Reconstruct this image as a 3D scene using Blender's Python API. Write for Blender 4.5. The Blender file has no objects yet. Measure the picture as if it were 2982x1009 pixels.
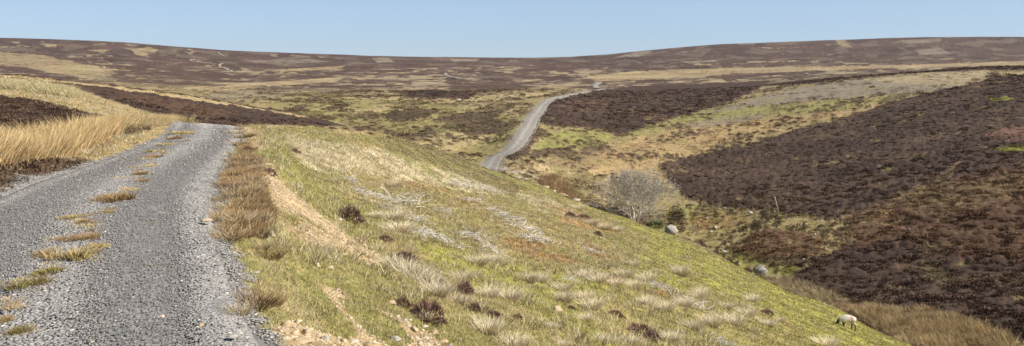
import bpy, math, random
import numpy as np
from mathutils import Vector, Matrix
R = np.random.default_rng(7)
random.seed(7)
scene = bpy.context.scene
F = 2340.0; CX = 1491.0; HY = 200.0        # focal length in photo pixels, principal column, level row
coll = scene.collection

# ------------------------------------------------------------------ noise
_perm = np.random.default_rng(3).permutation(4096)
_perm = np.concatenate([_perm, _perm]).astype(np.int64)
_ga = np.random.default_rng(5).uniform(0, 2*np.pi, 4096)
_gx, _gy = np.cos(_ga), np.sin(_ga)
def perlin(x, y, seed=0):
    x = np.asarray(x, float)+seed*37.17; y = np.asarray(y, float)+seed*91.73
    xi = np.floor(x).astype(np.int64); yi = np.floor(y).astype(np.int64)
    xf = x-xi; yf = y-yi
    u = xf*xf*xf*(xf*(xf*6-15)+10); v = yf*yf*yf*(yf*(yf*6-15)+10)
    def g(ix, iy, dx, dy):
        h = _perm[(_perm[ix & 4095]+iy) & 4095]
        return _gx[h]*dx+_gy[h]*dy
    a = g(xi, yi, xf, yf); b = g(xi+1, yi, xf-1, yf)
    c = g(xi, yi+1, xf, yf-1); d = g(xi+1, yi+1, xf-1, yf-1)
    return (a+(b-a)*u+((c+(d-c)*u)-(a+(b-a)*u))*v)*1.5
def fbm(x, y, octv=4, seed=0, gain=.5):
    s = 0; a = 1; t = 0
    for i in range(octv):
        s = s+a*perlin(x*2**i, y*2**i, seed+i*11); t += a; a *= gain
    return s/t
def sstep(a, b, x):
    t = np.clip((x-a)/(b-a), 0, 1); return t*t*(3-2*t)

# ------------------------------------------------------------------ the near spur, in world metres, eye at the origin
RE = np.array([(3.2,-6),(1.9,-3),(.45,0),(-1.6,5),(-3.35,8.8),(-4.9,13),(-5.7,15.6),(-8.0,23.4),(-9.7,29),(-13.5,39),(-15.2,45),(-13.6,53),(-11.2,64),(-8.4,78),(-5.6,95),(-3.0,113)], float)
RW = 2.65
ZR = np.array([(-6,-1.72),(10,-1.72),(15.6,-2.0),(23.4,-2.3),(39,-2.72),(45,-3.3),(60,-5.2),(78,-8.8),(113,-13.6)], float)
def near_z(x, y):
    xr = np.interp(y, RE[:,1], RE[:,0]); zr = np.interp(y, ZR[:,0], ZR[:,1])
    d = (x-xr)*.94
    plane = -2.19-.39*x-.11*y
    dd = np.maximum(d, 0)
    scar = .5*sstep(1.2, 2.6, dd)*sstep(8, 14, y)+.25*sstep(.9, 1.8, dd)
    bench = zr+.07*np.exp(-((dd-.5)/.4)**2)-scar-.30*np.maximum(dd-1.1, 0)
    k = .5
    h = np.clip(.5+.5*(bench-plane)/k, 0, 1)
    right = bench*(1-h)+plane*h-k*h*(1-h)
    dl = np.maximum(-d-RW, 0)
    left = zr+.05*sstep(0, .6, dl)+.125*np.maximum(dl-.3, 0)
    z = np.where(d > 0, right, left)
    return z

def pchip(xk, yk, x):
    xk = np.asarray(xk, float); yk = np.asarray(yk, float)
    h = np.diff(xk); s = np.diff(yk)/h
    m = np.zeros(len(xk)); m[0] = s[0]; m[-1] = s[-1]
    for i in range(1, len(xk)-1):
        if s[i-1]*s[i] > 0:
            w1 = 2*h[i]+h[i-1]; w2 = h[i]+2*h[i-1]
            m[i] = (w1+w2)/(w1/s[i-1]+w2/s[i])
    i = np.clip(np.searchsorted(xk, x)-1, 0, len(h)-1)
    t = np.clip((x-xk[i])/h[i], 0, 1)
    return ((2*t**3-3*t**2+1)*yk[i]+(t**3-2*t**2+t)*h[i]*m[i]+(-2*t**3+3*t**2)*yk[i+1]+(t**3-t**2)*h[i]*m[i+1])

SIL = np.array([(-900,195,60),(-300,212,60),(0,232,60),(80,236,58),(170,252,55),(330,300,50),(480,345,46),(620,367,43),(700,371,41),(800,368,46),
 (900,371,50),(1050,379,58),(1180,410,66),(1300,448,74),(1397,486,80),(1500,520,86),(1570,541,88),(1700,602,88),(1827,641,85),(1900,670,81),(1955,688,77),(2028,713,73),
 (2195,805,65),(2317,865,60),(2438,905,56),(2541,963,52),(2656,1008,49),(2982,1150,42),(3900,1600,35)], float)
MSIL = np.array([(-900,190,86),(-300,212,88),(57,227,90),(258,247,93),(516,279,97),(750,319,101),(900,347,104),(1000,375,106),(1200,480,108),(1500,700,110),(3900,2000,115)], float)
FY = np.array([30,45,60,80,100,125,160,220,320,500,900,1500,2200,2600,6000.])
FT = {
 -900:[1000,800,600,480,400,350,300,255,232,212,180,140,95],
 0:   [900,700,560,460,400,350,300,255,232,215,187,152,111],
 250: [950,750,600,480,410,360,310,265,240,222,192,155,118],
 700: [1000,800,650,520,440,385,335,290,262,240,207,178,149],
 1000:[1000,850,700,560,475,415,360,300,270,242,207,184,160],
 1200:[1050,900,740,590,500,425,365,305,270,242,207,186,166],
 1395:[1150,1000,800,640,535,455,370,305,268,243,207,187,168],
 1500:[1200,1050,850,680,555,440,360,292,262,243,207,187,169],
 1600:[1200,1050,850,700,590,468,375,291,263,243,207,187,168],
 1735:[1250,1080,900,760,622,500,398,310,267,243,207,184,161],
 1850:[1300,1100,950,790,655,520,412,322,270,240,205,178,151],
 2000:[1300,1100,960,795,655,522,414,322,266,234,200,172,137],
 2100:[1300,1120,980,790,650,520,408,318,262,229,197,168,130],
 2250:[1400,1140,960,750,612,500,395,302,250,222,192,160,124],
 2450:[1500,1150,940,715,580,470,365,277,228,212,187,156,117],
 2700:[1500,1150,900,670,530,425,327,248,209,209,183,152,109],
 2982:[1500,1120,860,625,480,380,288,223,192,196,180,150,108],
 3900:[1400,1000,750,520,400,310,240,190,165,160,130,118,108]}
fpx = sorted(FT)
FTA = np.array([FT[k]+[FT[k][-1]+14, ] for k in fpx], float)
FTA = np.concatenate([FTA, FTA[:, -1:]+40], 1)
PXG = np.arange(-900, 3901, 6.0)
VG = np.linspace(math.log(.4), math.log(6000), 1700); YG = np.exp(VG)
NT = np.zeros((len(PXG), len(VG))); MT = NT.copy(); FF = NT.copy()
SILP = np.array([pchip(SIL[:,0], SIL[:,1], PXG), pchip(SIL[:,0], SIL[:,2], PXG)])
MSP = np.array([pchip(MSIL[:,0], MSIL[:,1], PXG), pchip(MSIL[:,0], MSIL[:,2], PXG)])
VR = np.log(FY)
rings = np.array([pchip(fpx, FTA[:, j], PXG) for j in range(FTA.shape[1])])
for i, px in enumerate(PXG):
    x = (px-CX)/F*YG
    zn = near_z(x, YG); pn = HY-F*zn/YG
    ps, Ys = SILP[0, i], SILP[1, i]
    ka = [.42*Ys, .6*Ys]; pa = list(np.interp(ka, YG, pn))
    pa = [max(p, ps+4) for p in pa]
    kk = np.log(ka+[Ys, 1.15*Ys, 1.5*Ys, 3*Ys, 100*Ys]); pp = pa+[ps, ps+34, ps+190, ps+700, ps+4000]
    pc = pchip(kk, pp, VG)
    w = sstep(.42*Ys, .6*Ys, YG)
    NT[i] = (HY-(pn*(1-w)+pc*w))*YG/F
    pm, Ym = MSP[0, i], MSP[1, i]
    pc = pchip(np.log([.1, .42*Ys, .8*Ys, max(1.06*Ys, .5*Ym), Ym, 1.2*Ym, 2*Ym, 100*Ym]), [pm+3500, max(ps, pm)+200, max(ps, pm)+25, max(ps, pm)+2, pm, pm+22, pm+200, pm+3000], VG)
    MT[i] = (HY-pc)*YG/F
    FF[i] = (HY-pchip(np.concatenate([[math.log(.1)], VR]), np.concatenate([[4000], rings[:, i]]), VG))*YG/F
XG = (PXG[:, None]-CX)/F*YG[None]; YGG = np.broadcast_to(YG, XG.shape)
# undulation of the far moor
amp = 2.0*sstep(200, 900, YGG)*(1-.6*sstep(1900, 2200, YGG))
FF += 1.8*amp*fbm(XG/130, YGG/110, 3, 21)+sstep(90, 160, YGG)*.75*fbm(XG/22, YGG/22, 3, 31)
_d = (XG-np.interp(YGG, RE[:,1], RE[:,0]))
und = .30*fbm(XG/7.5, YGG/9, 3, 111)+.16*fbm(XG/2.8+YGG/9, YGG/7, 2, 113)
NT += und*sstep(2.5, 7, _d)*sstep(7, 14, YGG)
def smax(a, b, k):
    h = np.clip(.5+.5*(a-b)/k, 0, 1); return b*(1-h)+a*h+k*h*(1-h)
ZT = smax(smax(NT, FF, .35), MT, .35)
PYT = HY-F*ZT/YGG

def tab(T, px, v):
    fi = np.clip((px-PXG[0])/6.0, 0, len(PXG)-1.001); fj = np.clip((v-VG[0])/(VG[1]-VG[0]), 0, len(VG)-1.001)
    i = fi.astype(int); j = fj.astype(int); a = fi-i; b = fj-j
    return T[i, j]*(1-a)*(1-b)+T[i+1, j]*a*(1-b)+T[i, j+1]*(1-a)*b+T[i+1, j+1]*a*b
AZM = math.atan((3900-CX)/F); AZL = math.atan((-900-CX)/F)
def to_uv(x, y):
    x = np.asarray(x, float); y = np.asarray(y, float)
    az = np.arctan2(x, y); r = np.hypot(x, y)
    back = az > AZM; backl = az < AZL
    # behind the camera the column slides back round to the other side
    t = np.where(back, (az-AZM)/(2*np.pi-(AZM-AZL)), np.where(backl, (az+2*np.pi-AZM)/(2*np.pi-(AZM-AZL)), 0))
    px_in = CX+F*np.tan(np.clip(az, AZL, AZM))
    px = np.where(back | backl, 3900+(-900-3900)*t, px_in)
    Y = np.where(back | backl, r*(math.cos(AZM)*(1-t)+math.cos(AZL)*t), r*np.cos(np.clip(az, AZL, AZM)))
    return px, np.log(np.maximum(Y, .41))
def road_mask(x, y, pad=.3):
    xr = np.interp(y, RE[:,1], RE[:,0]); d = (x-xr)*.94
    return (1-sstep(0, pad, d))*(1-sstep(0, pad, -d-RW))*(y < 113)*(y > -6)
def zf(x, y):
    """ground height at world x, y"""
    x = np.asarray(x, float); y = np.asarray(y, float)
    px, v = to_uv(x, y); z = tab(ZT, px, v); Y = np.exp(v)
    rm = 1-road_mask(x, y, .5)
    n = .14*fbm(x/2.6, y/2.6, 3, 41)+.035*fbm(x/.6, y/.6, 2, 43)
    fade = 1-sstep(120, 300, Y)
    n2 = .22*fbm(x/5, y/7, 3, 45)*sstep(60, 100, Y)
    return z+rm*(n*fade*sstep(2, 6, Y)+n2*fade)
def sil_at(px): return np.interp(px, PXG, SILP[1])
def unproj(px, py, layer='N'):
    px = np.atleast_1d(np.asarray(px, float)); py = np.atleast_1d(np.asarray(py, float))
    out = np.zeros((len(px), 2))
    for n in range(len(px)):
        i = int(np.clip(round((px[n]-PXG[0])/6), 0, len(PXG)-1))
        col = PYT[i]; ys = SILP[1, i]
        if layer == 'N': m = (YG <= ys)&(YG > 1.0)
        elif layer == 'M': m = (YG > ys*1.04)&(YG <= MSP[1, i])
        else: m = (YG > (ys*1.03 if px[n] > 1000 else 125))&(YG < 2250)
        idx = np.nonzero(m)[0]
        if layer == 'F': c = HY-F*FF[i, idx]/YG[idx]
        elif layer == 'M': c = HY-F*MT[i, idx]/YG[idx]
        else: c = col[idx]
        c = np.minimum.accumulate(c)
        k = np.nonzero(c <= py[n])[0]
        Y = YG[idx[k[0]]] if len(k) else YG[idx[-1]]
        if len(k) and k[0] > 0:
            a, b = c[k[0]-1], c[k[0]]
            t = (a-py[n])/max(a-b, 1e-6); Y = YG[idx[k[0]-1]]*(1-t)+YG[idx[k[0]]]*t
        out[n] = ((px[n]-CX)/F*Y, Y)
    return out
def place(px, py, layer='N'):
    x, y = unproj(px, py, layer)[0]
    return float(x), float(y), float(zf(x, y))

# ------------------------------------------------------------------ what covers the ground (all colours are albedo)
C = dict(
 tan=(.50,.375,.19), pale=(.72,.61,.41), green=(.29,.27,.085), vivid=(.355,.335,.075), olive=(.355,.285,.12), khaki=(.44,.37,.18), dkolive=(.17,.14,.06),
 heather=(.086,.055,.038), redheather=(.142,.078,.042), farheather=(.108,.066,.046), soil=(.52,.37,.20), rust=(.34,.16,.05), brown=(.23,.15,.08),
 greyfield=(.29,.235,.16), lime=(.36,.35,.07), orangetan=(.45,.31,.145), gravel=(.42,.36,.26), redpatch=(.21,.12,.085))
C = {k: np.array(v) for k, v in C.items()}
# (layer, colour, strength, ragged edge in px, kind of cover, outline seen in the photo -> laid on the ground)
ZN = [
 ('N','khaki',.9,6,'',[(560,700),(640,640),(700,720),(820,760),(900,860),(960,1009),(740,1040),(660,850)]),
 ('N','green',.75,14,'',[(760,420),(880,440),(960,520),(1040,640),(1150,760),(1080,800),(1000,740),(900,640),(820,520)]),
 ('N','green',.7,12,'',[(850,760),(1000,800),(1120,900),(1330,1009),(1060,1100),(980,930),(880,860)]),
 ('N','vivid',.85,22,'',[(1180,690),(1420,740),(1560,800),(1800,820),(1900,700),(1800,640),(1560,545),(1700,590),(1960,690),(2200,805),(2440,905),(2700,1030),(2982,1200),(2000,1200),(1700,980),(1500,900),(1300,800)]),
 ('N','olive',.9,22,'',[(960,520),(1100,520),(1300,560),(1500,610),(1700,660),(1860,760),(1780,790),(1560,740),(1400,740),(1250,720),(1100,650),(1010,600)]),
 ('N','olive',.7,18,'',[(1800,840),(2100,850),(2300,930),(2400,1009),(2000,1100),(1750,980),(1700,900)]),
 ('N','pale',.8,30,'pale',[(830,405),(960,420),(1100,440),(1230,475),(1400,530),(1480,560),(1420,570),(1280,540),(1160,520),(1060,505),(940,505),(880,480)]),
 ('N','pale',.6,24,'pale',[(1120,500),(1300,535),(1300,560),(1150,530)]),
 ('N','pale',.6,24,'pale',[(1480,560),(1600,580),(1700,625),(1690,650),(1560,610)]),
 ('N','dkolive',.85,8,'',[(1090,400),(1180,408),(1397,480),(1520,545),(1500,572),(1400,535),(1250,480),(1130,440)]),
 ('N','rust',.6,18,'',[(1160,518),(1290,545),(1310,562),(1180,545)]),
 ('N','rust',.6,18,'',[(1340,572),(1400,585),(1370,600),(1335,590)]),
 ('N','rust',.6,18,'',[(1470,690),(1560,705),(1650,735),(1700,760),(1640,765),(1540,745),(1480,720)]),
 ('N','rust',.18,18,'',[(1565,765),(1650,782),(1660,800),(1580,790)]),
 ('N','rust',.7,10,'',[(1740,800),(1820,815),(1800,840),(1745,825)]),
 ('N','rust',.7,7,'',[(1880,840),(1990,860),(1970,880),(1890,865)]),
 ('N','rust',.55,10,'',[(1560,590),(1700,620),(1800,680),(1780,690),(1640,650)]),
 ('N','rust',.55,10,'',[(1700,690),(1800,760),(1780,775),(1700,735)]),
 ('N','dkolive',.8,7,'',[(850,420),(870,436),(840,440)]),
 ('N','soil',.9,26,'soil',[(690,368),(740,375),(770,420),(800,500),(850,560),(900,590),(960,650),(1050,690),(1130,760),(1080,770),(1000,740),(930,720),(850,680),(795,640),(780,560),(745,470),(710,410)]),
 ('N','soil',.6,16,'soil',[(760,357),(900,364),(1060,378),(1090,392),(1000,392),(900,380),(780,372)]),
 ('N','soil',.95,14,'soil',[(930,815),(985,830),(1040,880),(1110,940),(1220,965),(1320,1015),(1330,1080),(800,1080),(790,960),(850,940),(930,965),(1010,990),(1040,960),(1000,900)]),
 ('N','soil',.9,8,'soil',[(1090,890),(1150,905),(1210,950),(1260,960),(1300,1010),(1220,1000),(1140,940)]),
 ('N','green',.95,7,'',[(985,850),(1060,870),(1160,930),(1210,985),(1160,1010),(1080,960),(1010,900)]),
 ('N','brown',1,8,'brash',[(660,380),(700,400),(760,470),(770,560),(800,640),(760,690),(620,720),(600,680),(640,600),(640,450)]),
 # left of the road
 ('N','heather',1,9,'heather',[(-900,230),(-300,255),(0,281),(110,298),(220,325),(300,352),(250,385),(150,395),(0,405),(-900,420)]),
 ('N','brown',.8,9,'',[(-300,500),(60,480),(200,440),(330,400),(340,430),(230,490),(110,545),(40,570),(-300,640)]),
 ('N','heather',.9,6,'heather',[(-200,510),(30,488),(140,478),(240,462),(270,470),(190,505),(120,530),(60,550),(-200,595)]),
 ('N','heather',.9,5,'heather',[(330,368),(400,372),(440,375),(380,392),(335,398)]),
 ('N','green',.8,6,'',[(-300,590),(0,560),(80,550),(95,560),(0,590),(-300,650)]),
 ('N','green',.5,10,'',[(0,238),(170,258),(200,275),(0,265)]),
 # the heather flank behind the crest
 ('M','redheather',.5,8,'heather',[(300,270),(520,300),(700,340),(600,350),(420,310)]),
 ('M','tan',.95,2,'',[(-900,180),(-300,206),(57,221),(258,241),(516,272),(750,313),(900,343),(900,352),(750,326),(516,292),(258,257),(57,235),(-900,206)]),
 # beyond the ravine
 ('F','green',.5,26,'',[(760,300),(900,270),(1000,285),(1180,290),(1340,310),(1460,330),(1540,350),(1500,390),(1440,440),(1397,480),(1200,480),(1000,400),(860,340)]),
 ('F','tan',.7,14,'',[(1180,400),(1290,385),(1400,380),(1430,400),(1370,430),(1300,445),(1210,440)]),
 ('F','tan',.6,14,'',[(860,290),(1300,275),(1560,255),(1690,238),(1690,250),(1560,285),(1300,300),(1000,290)]),
 ('F','heather',1,9,'heather',[(1150,268),(1260,262),(1400,275),(1360,290),(1200,288)]),
 ('F','heather',.9,9,'heather',[(1110,335),(1200,320),(1290,322),(1240,345),(1150,360)]),
 ('F','heather',.9,10,'heather',[(1290,345),(1420,310),(1520,300),(1440,345),(1480,365),(1400,385),(1300,380)]),
 ('F','heather',.8,12,'heather',[(1300,255),(1420,247),(1560,252),(1500,268),(1330,275)]),
 ('F','brown',.6,12,'',[(1000,350),(1120,365),(1200,400),(1180,430),(1080,390),(1000,365)]),
 ('F','dkolive',.8,10,'',[(1130,385),(1300,362),(1470,372),(1440,392),(1300,384),(1180,405)]),
 ('F','tan',.6,12,'',[(1000,320),(1150,300),(1180,312),(1060,345)]),
 ('F','tan',.5,12,'',[(1320,300),(1500,285),(1480,320),(1380,335)]),
 ('F','heather',.85,9,'heather',[(1330,385),(1430,375),(1500,350),(1530,356),(1470,392),(1380,400)]),
 ('F','heather',.9,8,'heather',[(830,318),(880,310),(900,325),(850,330)]),
 ('F','heather',.9,8,'heather',[(950,315),(1010,300),(1020,312),(960,326)]),
 ('F','farheather',.7,6,'',[(1060,170),(1300,178),(1240,186),(1080,182)]),
 ('F','farheather',.7,8,'',[(640,222),(900,212),(1100,214),(1050,226),(780,232)]),
 ('F','greyfield',.7,8,'',[(700,178),(900,172),(960,180),(800,188)]),
 ('F','heather',.8,8,'heather',[(1160,395),(1260,385),(1280,395),(1200,415)]),
 ('F','heather',1,8,'heather',[(1590,300),(1640,287),(1740,266),(1850,252),(2040,245),(2250,236),(2180,275),(2060,320),(1960,350),(1880,378),(1800,402),(1760,380),(1690,372),(1610,372),(1565,352)]),
 ('F','green',.9,10,'',[(1560,425),(1600,392),(1660,375),(1760,380),(1790,402),(1740,425),(1640,440),(1560,455)]),
 ('F','heather',.9,9,'heather',[(1480,460),(1520,420),(1560,370),(1590,380),(1560,415),(1540,450),(1500,470)]),
 ('F','heather',.9,8,'heather',[(1530,450),(1600,432),(1680,432),(1640,452),(1560,465)]),
 ('F','orangetan',.85,16,'',[(1700,480),(1780,430),(1900,385),(2060,355),(2250,345),(2480,320),(2640,300),(2500,330),(2200,400),(1960,475),(1910,530),(1800,540),(1700,530)]),
 ('F','tan',.8,14,'',[(1450,480),(1560,480),(1700,500),(1900,500),(1920,560),(1850,600),(1700,570),(1600,520),(1500,500)]),
 ('F','green',.75,12,'',[(1800,400),(1900,365),(2060,320),(2160,300),(2240,310),(2500,290),(2640,275),(2500,315),(2200,340),(1980,365),(1880,395)]),
 ('F','greyfield',1,9,'',[(2060,330),(2180,290),(2300,262),(2500,232),(2650,218),(2860,206),(2885,225),(2820,258),(2650,272),(2420,290),(2230,305)]),
 ('F','tan',.6,9,'',[(2500,232),(2860,206),(2885,225),(2820,258),(2700,250)]),
 ('F','greyfield',.8,9,'',[(1960,370),(2080,345),(2250,330),(2210,350),(2060,372)]),
 ('F','heather',1,5,'heather',[(2200,252),(2300,238),(2500,222),(2700,208),(2860,196),(3300,190),(3300,206),(2870,205),(2650,215),(2500,229),(2330,248)]),
 ('F','dkolive',.7,14,'heather',[(1580,510),(1680,500),(1760,520),(1770,560),(1700,580),(1620,545)]),
 ('F','brown',.6,12,'',[(1560,480),(1700,440),(1900,420),(1850,450),(1700,500)]),
 ('F','heather',1,10,'heather',[(1925,482),(1990,462),(2100,440),(2250,402),(2420,355),(2600,300),(2750,262),(2870,240),(2890,225),(3300,200),(3900,180),(3900,1500),(3200,1020),(2930,985),(2800,930),(2640,905),(2480,885),(2360,845),(2270,790),(2262,765),(2420,745),(2500,700),(2470,650),(2330,632),(2250,605),(2150,615),(2060,600),(1990,570),(1950,530)]),
 ('F','redheather',.75,24,'heather',[(2440,690),(2600,610),(2760,530),(2982,480),(3300,440),(3300,760),(2800,760),(2600,700),(2500,740)]),
 ('F','olive',.3,18,'',[(2630,560),(2800,540),(3000,500),(3000,560),(2760,640),(2640,620)]),
 ('F','orangetan',.35,14,'',[(2450,640),(2560,600),(2720,520),(2800,470),(2760,540),(2620,610),(2520,680)]),
 ('F','redpatch',.9,8,'',[(2870,395),(2910,375),(3000,365),(3200,360),(3200,410),(2980,415),(2890,412)]),
 ('F','lime',.9,5,'',[(2875,290),(2930,283),(2960,290),(2900,298)]),
 ('F','lime',.9,5,'',[(2885,438),(2930,430),(3050,428),(3050,440),(2930,446)]),
 ('F','olive',.75,14,'',[(1960,610),(2060,605),(2160,630),(2330,640),(2470,655),(2440,680),(2240,665),(2150,700),(2130,730),(2250,755),(2300,770),(2260,810),(2160,790),(2060,750),(1990,700)]),
 ('F','redheather',.9,12,'heather',[(2130,735),(2190,690),(2240,665),(2340,680),(2400,700),(2390,740),(2260,760),(2180,760)]),
 ('F','rust',.35,12,'',[(1990,650),(2080,620),(2200,630),(2180,660),(2060,675)]),
 ('F','green',.9,9,'',[(1890,650),(1950,605),(2030,600),(2010,640),(1930,690)]),
 ('F','vivid',.75,9,'',[(2050,740),(2150,740),(2260,765),(2330,790),(2280,815),(2180,800)]),
 ('F','olive',.6,14,'',[(2680,770),(2740,770),(2760,830),(2700,830)]),
 ('F','brown',.9,7,'',[(2195,815),(2280,815),(2430,860),(2560,890),(2760,915),(2940,985),(3000,1100),(2600,1100),(2440,940)]),
 ('F','gravel',.9,6,'soil',[(1390,484),(1450,484),(1540,505),(1600,535),(1480,520)]),
 ('F','tan',.68,14,'',[(1700,222),(1900,205),(2150,198),(2450,192),(2720,186),(2982,178),(3400,170),(3400,182),(2982,190),(2740,196),(2400,205),(2150,216),(1900,232),(1740,238)]),
 ('F','tan',.62,22,'',[(-300,145),(0,152),(120,160),(200,178),(300,200),(330,222),(250,228),(150,212),(60,196),(0,190),(-300,170)]),
 ('F','olive',.5,6,'',[(150,190),(260,190),(300,215),(200,215)]),
 ('F','tan',.7,4,'',[(380,142),(440,138),(465,148),(420,165),(395,160)]),
 ('F','tan',.6,4,'',[(250,146),(330,142),(300,155)]),
 ('F','farheather',.9,4,'',[(0,196),(60,194),(150,212),(235,229),(215,235),(100,218),(0,207)]),
 ('F','farheather',.8,8,'',[(340,195),(430,186),(560,205),(700,222),(660,240),(520,248),(420,240),(330,228)]),
 ('F','farheather',.85,5,'',[(0,212),(120,222),(260,238),(420,262),(300,258),(100,238),(0,228)]),
 ('F','tan',.8,4,'',[(500,260),(700,245),(860,235),(1000,225),(980,238),(820,250),(640,268)]),
 ('F','tan',.7,4,'',[(760,205),(900,198),(1010,192),(980,202),(860,208)]),
 ('F','greyfield',.9,3,'',[(1080,170),(1130,168),(1150,182),(1100,184)]),
 ('F','greyfield',.9,2,'',[(1310,172),(1400,171),(1385,180),(1320,180)]),
 ('F','greyfield',.9,3,'',[(1800,165),(1850,152),(1900,148),(1890,155),(1860,166)]),
 ('F','tan',.5,3,'',[(2430,117),(2460,117),(2480,138),(2450,138)]),
 ('F','greyfield',.9,3,'',[(1980,180),(2080,175),(2090,180),(2010,186)]),
 ('F','greyfield',.8,3,'',[(2660,145),(2740,140),(2770,158),(2680,160)]),
 ('F','greyfield',.7,3,'',[(2620,118),(2740,112),(2740,122),(2640,128)]),
 ('F','greyfield',.7,3,'',[(2150,122),(2190,118),(2200,130),(2150,132)]),
 ('F','greyfield',.6,6,'',[(560,285),(700,262),(860,262),(820,285),(640,300)]),
]
def _densify(poly, n=5):
    p = np.array(poly, float); q = np.roll(p, -1, 0)
    return np.concatenate([p[i]+(q[i]-p[i])*np.linspace(0, 1, n, endpoint=False)[:, None] for i in range(len(p))])
ZW = []
for (lay, cname, st, rag, cov, poly) in ZN:
    d = _densify(poly); w = unproj(d[:, 0], d[:, 1], lay)
    ZW.append((lay, cname, st, rag, cov, np.stack([d[:, 0], F*np.log(w[:, 1])], 1)))
def poly_sd(P, u, v):
    """signed distance (inside positive) with v squeezed to the ground's own foreshortening kept moderate"""
    Q = np.roll(P, -1, 0); inside = np.zeros(u.shape, bool); dm = np.full(u.shape, 1e18)
    for (ax, ay), (bx, by) in zip(P, Q):
        ex, ey = bx-ax, by-ay
        L = ex*ex+ey*ey+1e-9
        t = np.clip(((u-ax)*ex+(v-ay)*ey)/L, 0, 1)
        dm = np.minimum(dm, (u-ax-t*ex)**2+(v-ay-t*ey)**2)
        c = (ay > v) != (by > v)
        with np.errstate(divide='ignore', invalid='ignore'):
            inside ^= c & (u < (bx-ax)*(v-ay)/(by-ay)+ax)
    return np.where(inside, 1, -1)*np.sqrt(dm)
NOG = [None]
farpx = [(1437,462),(1480,441),(1507,415),(1531,378),(1551,342),(1574,313),(1592,297),(1616,286),(1668,275),(1730,265),(1785,257)]
fw = unproj([p[0] for p in farpx], [p[1] for p in farpx], 'F')
st0 = unproj([1424], [484], 'F')[0]
RP_FAR = np.vstack([[(st0[0]-.5, st0[1]-8)], [st0], fw])
def far_road_d(x, y):
    d = np.full(np.shape(x), 1e9)
    for (ax, ay), (bx, by) in zip(RP_FAR[:-1], RP_FAR[1:]):
        ex, ey = bx-ax, by-ay; t_ = np.clip(((x-ax)*ex+(y-ay)*ey)/(ex*ex+ey*ey), 0, 1); d = np.minimum(d, np.hypot(x-ax-t_*ex, y-ay-t_*ey))
    return d
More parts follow.
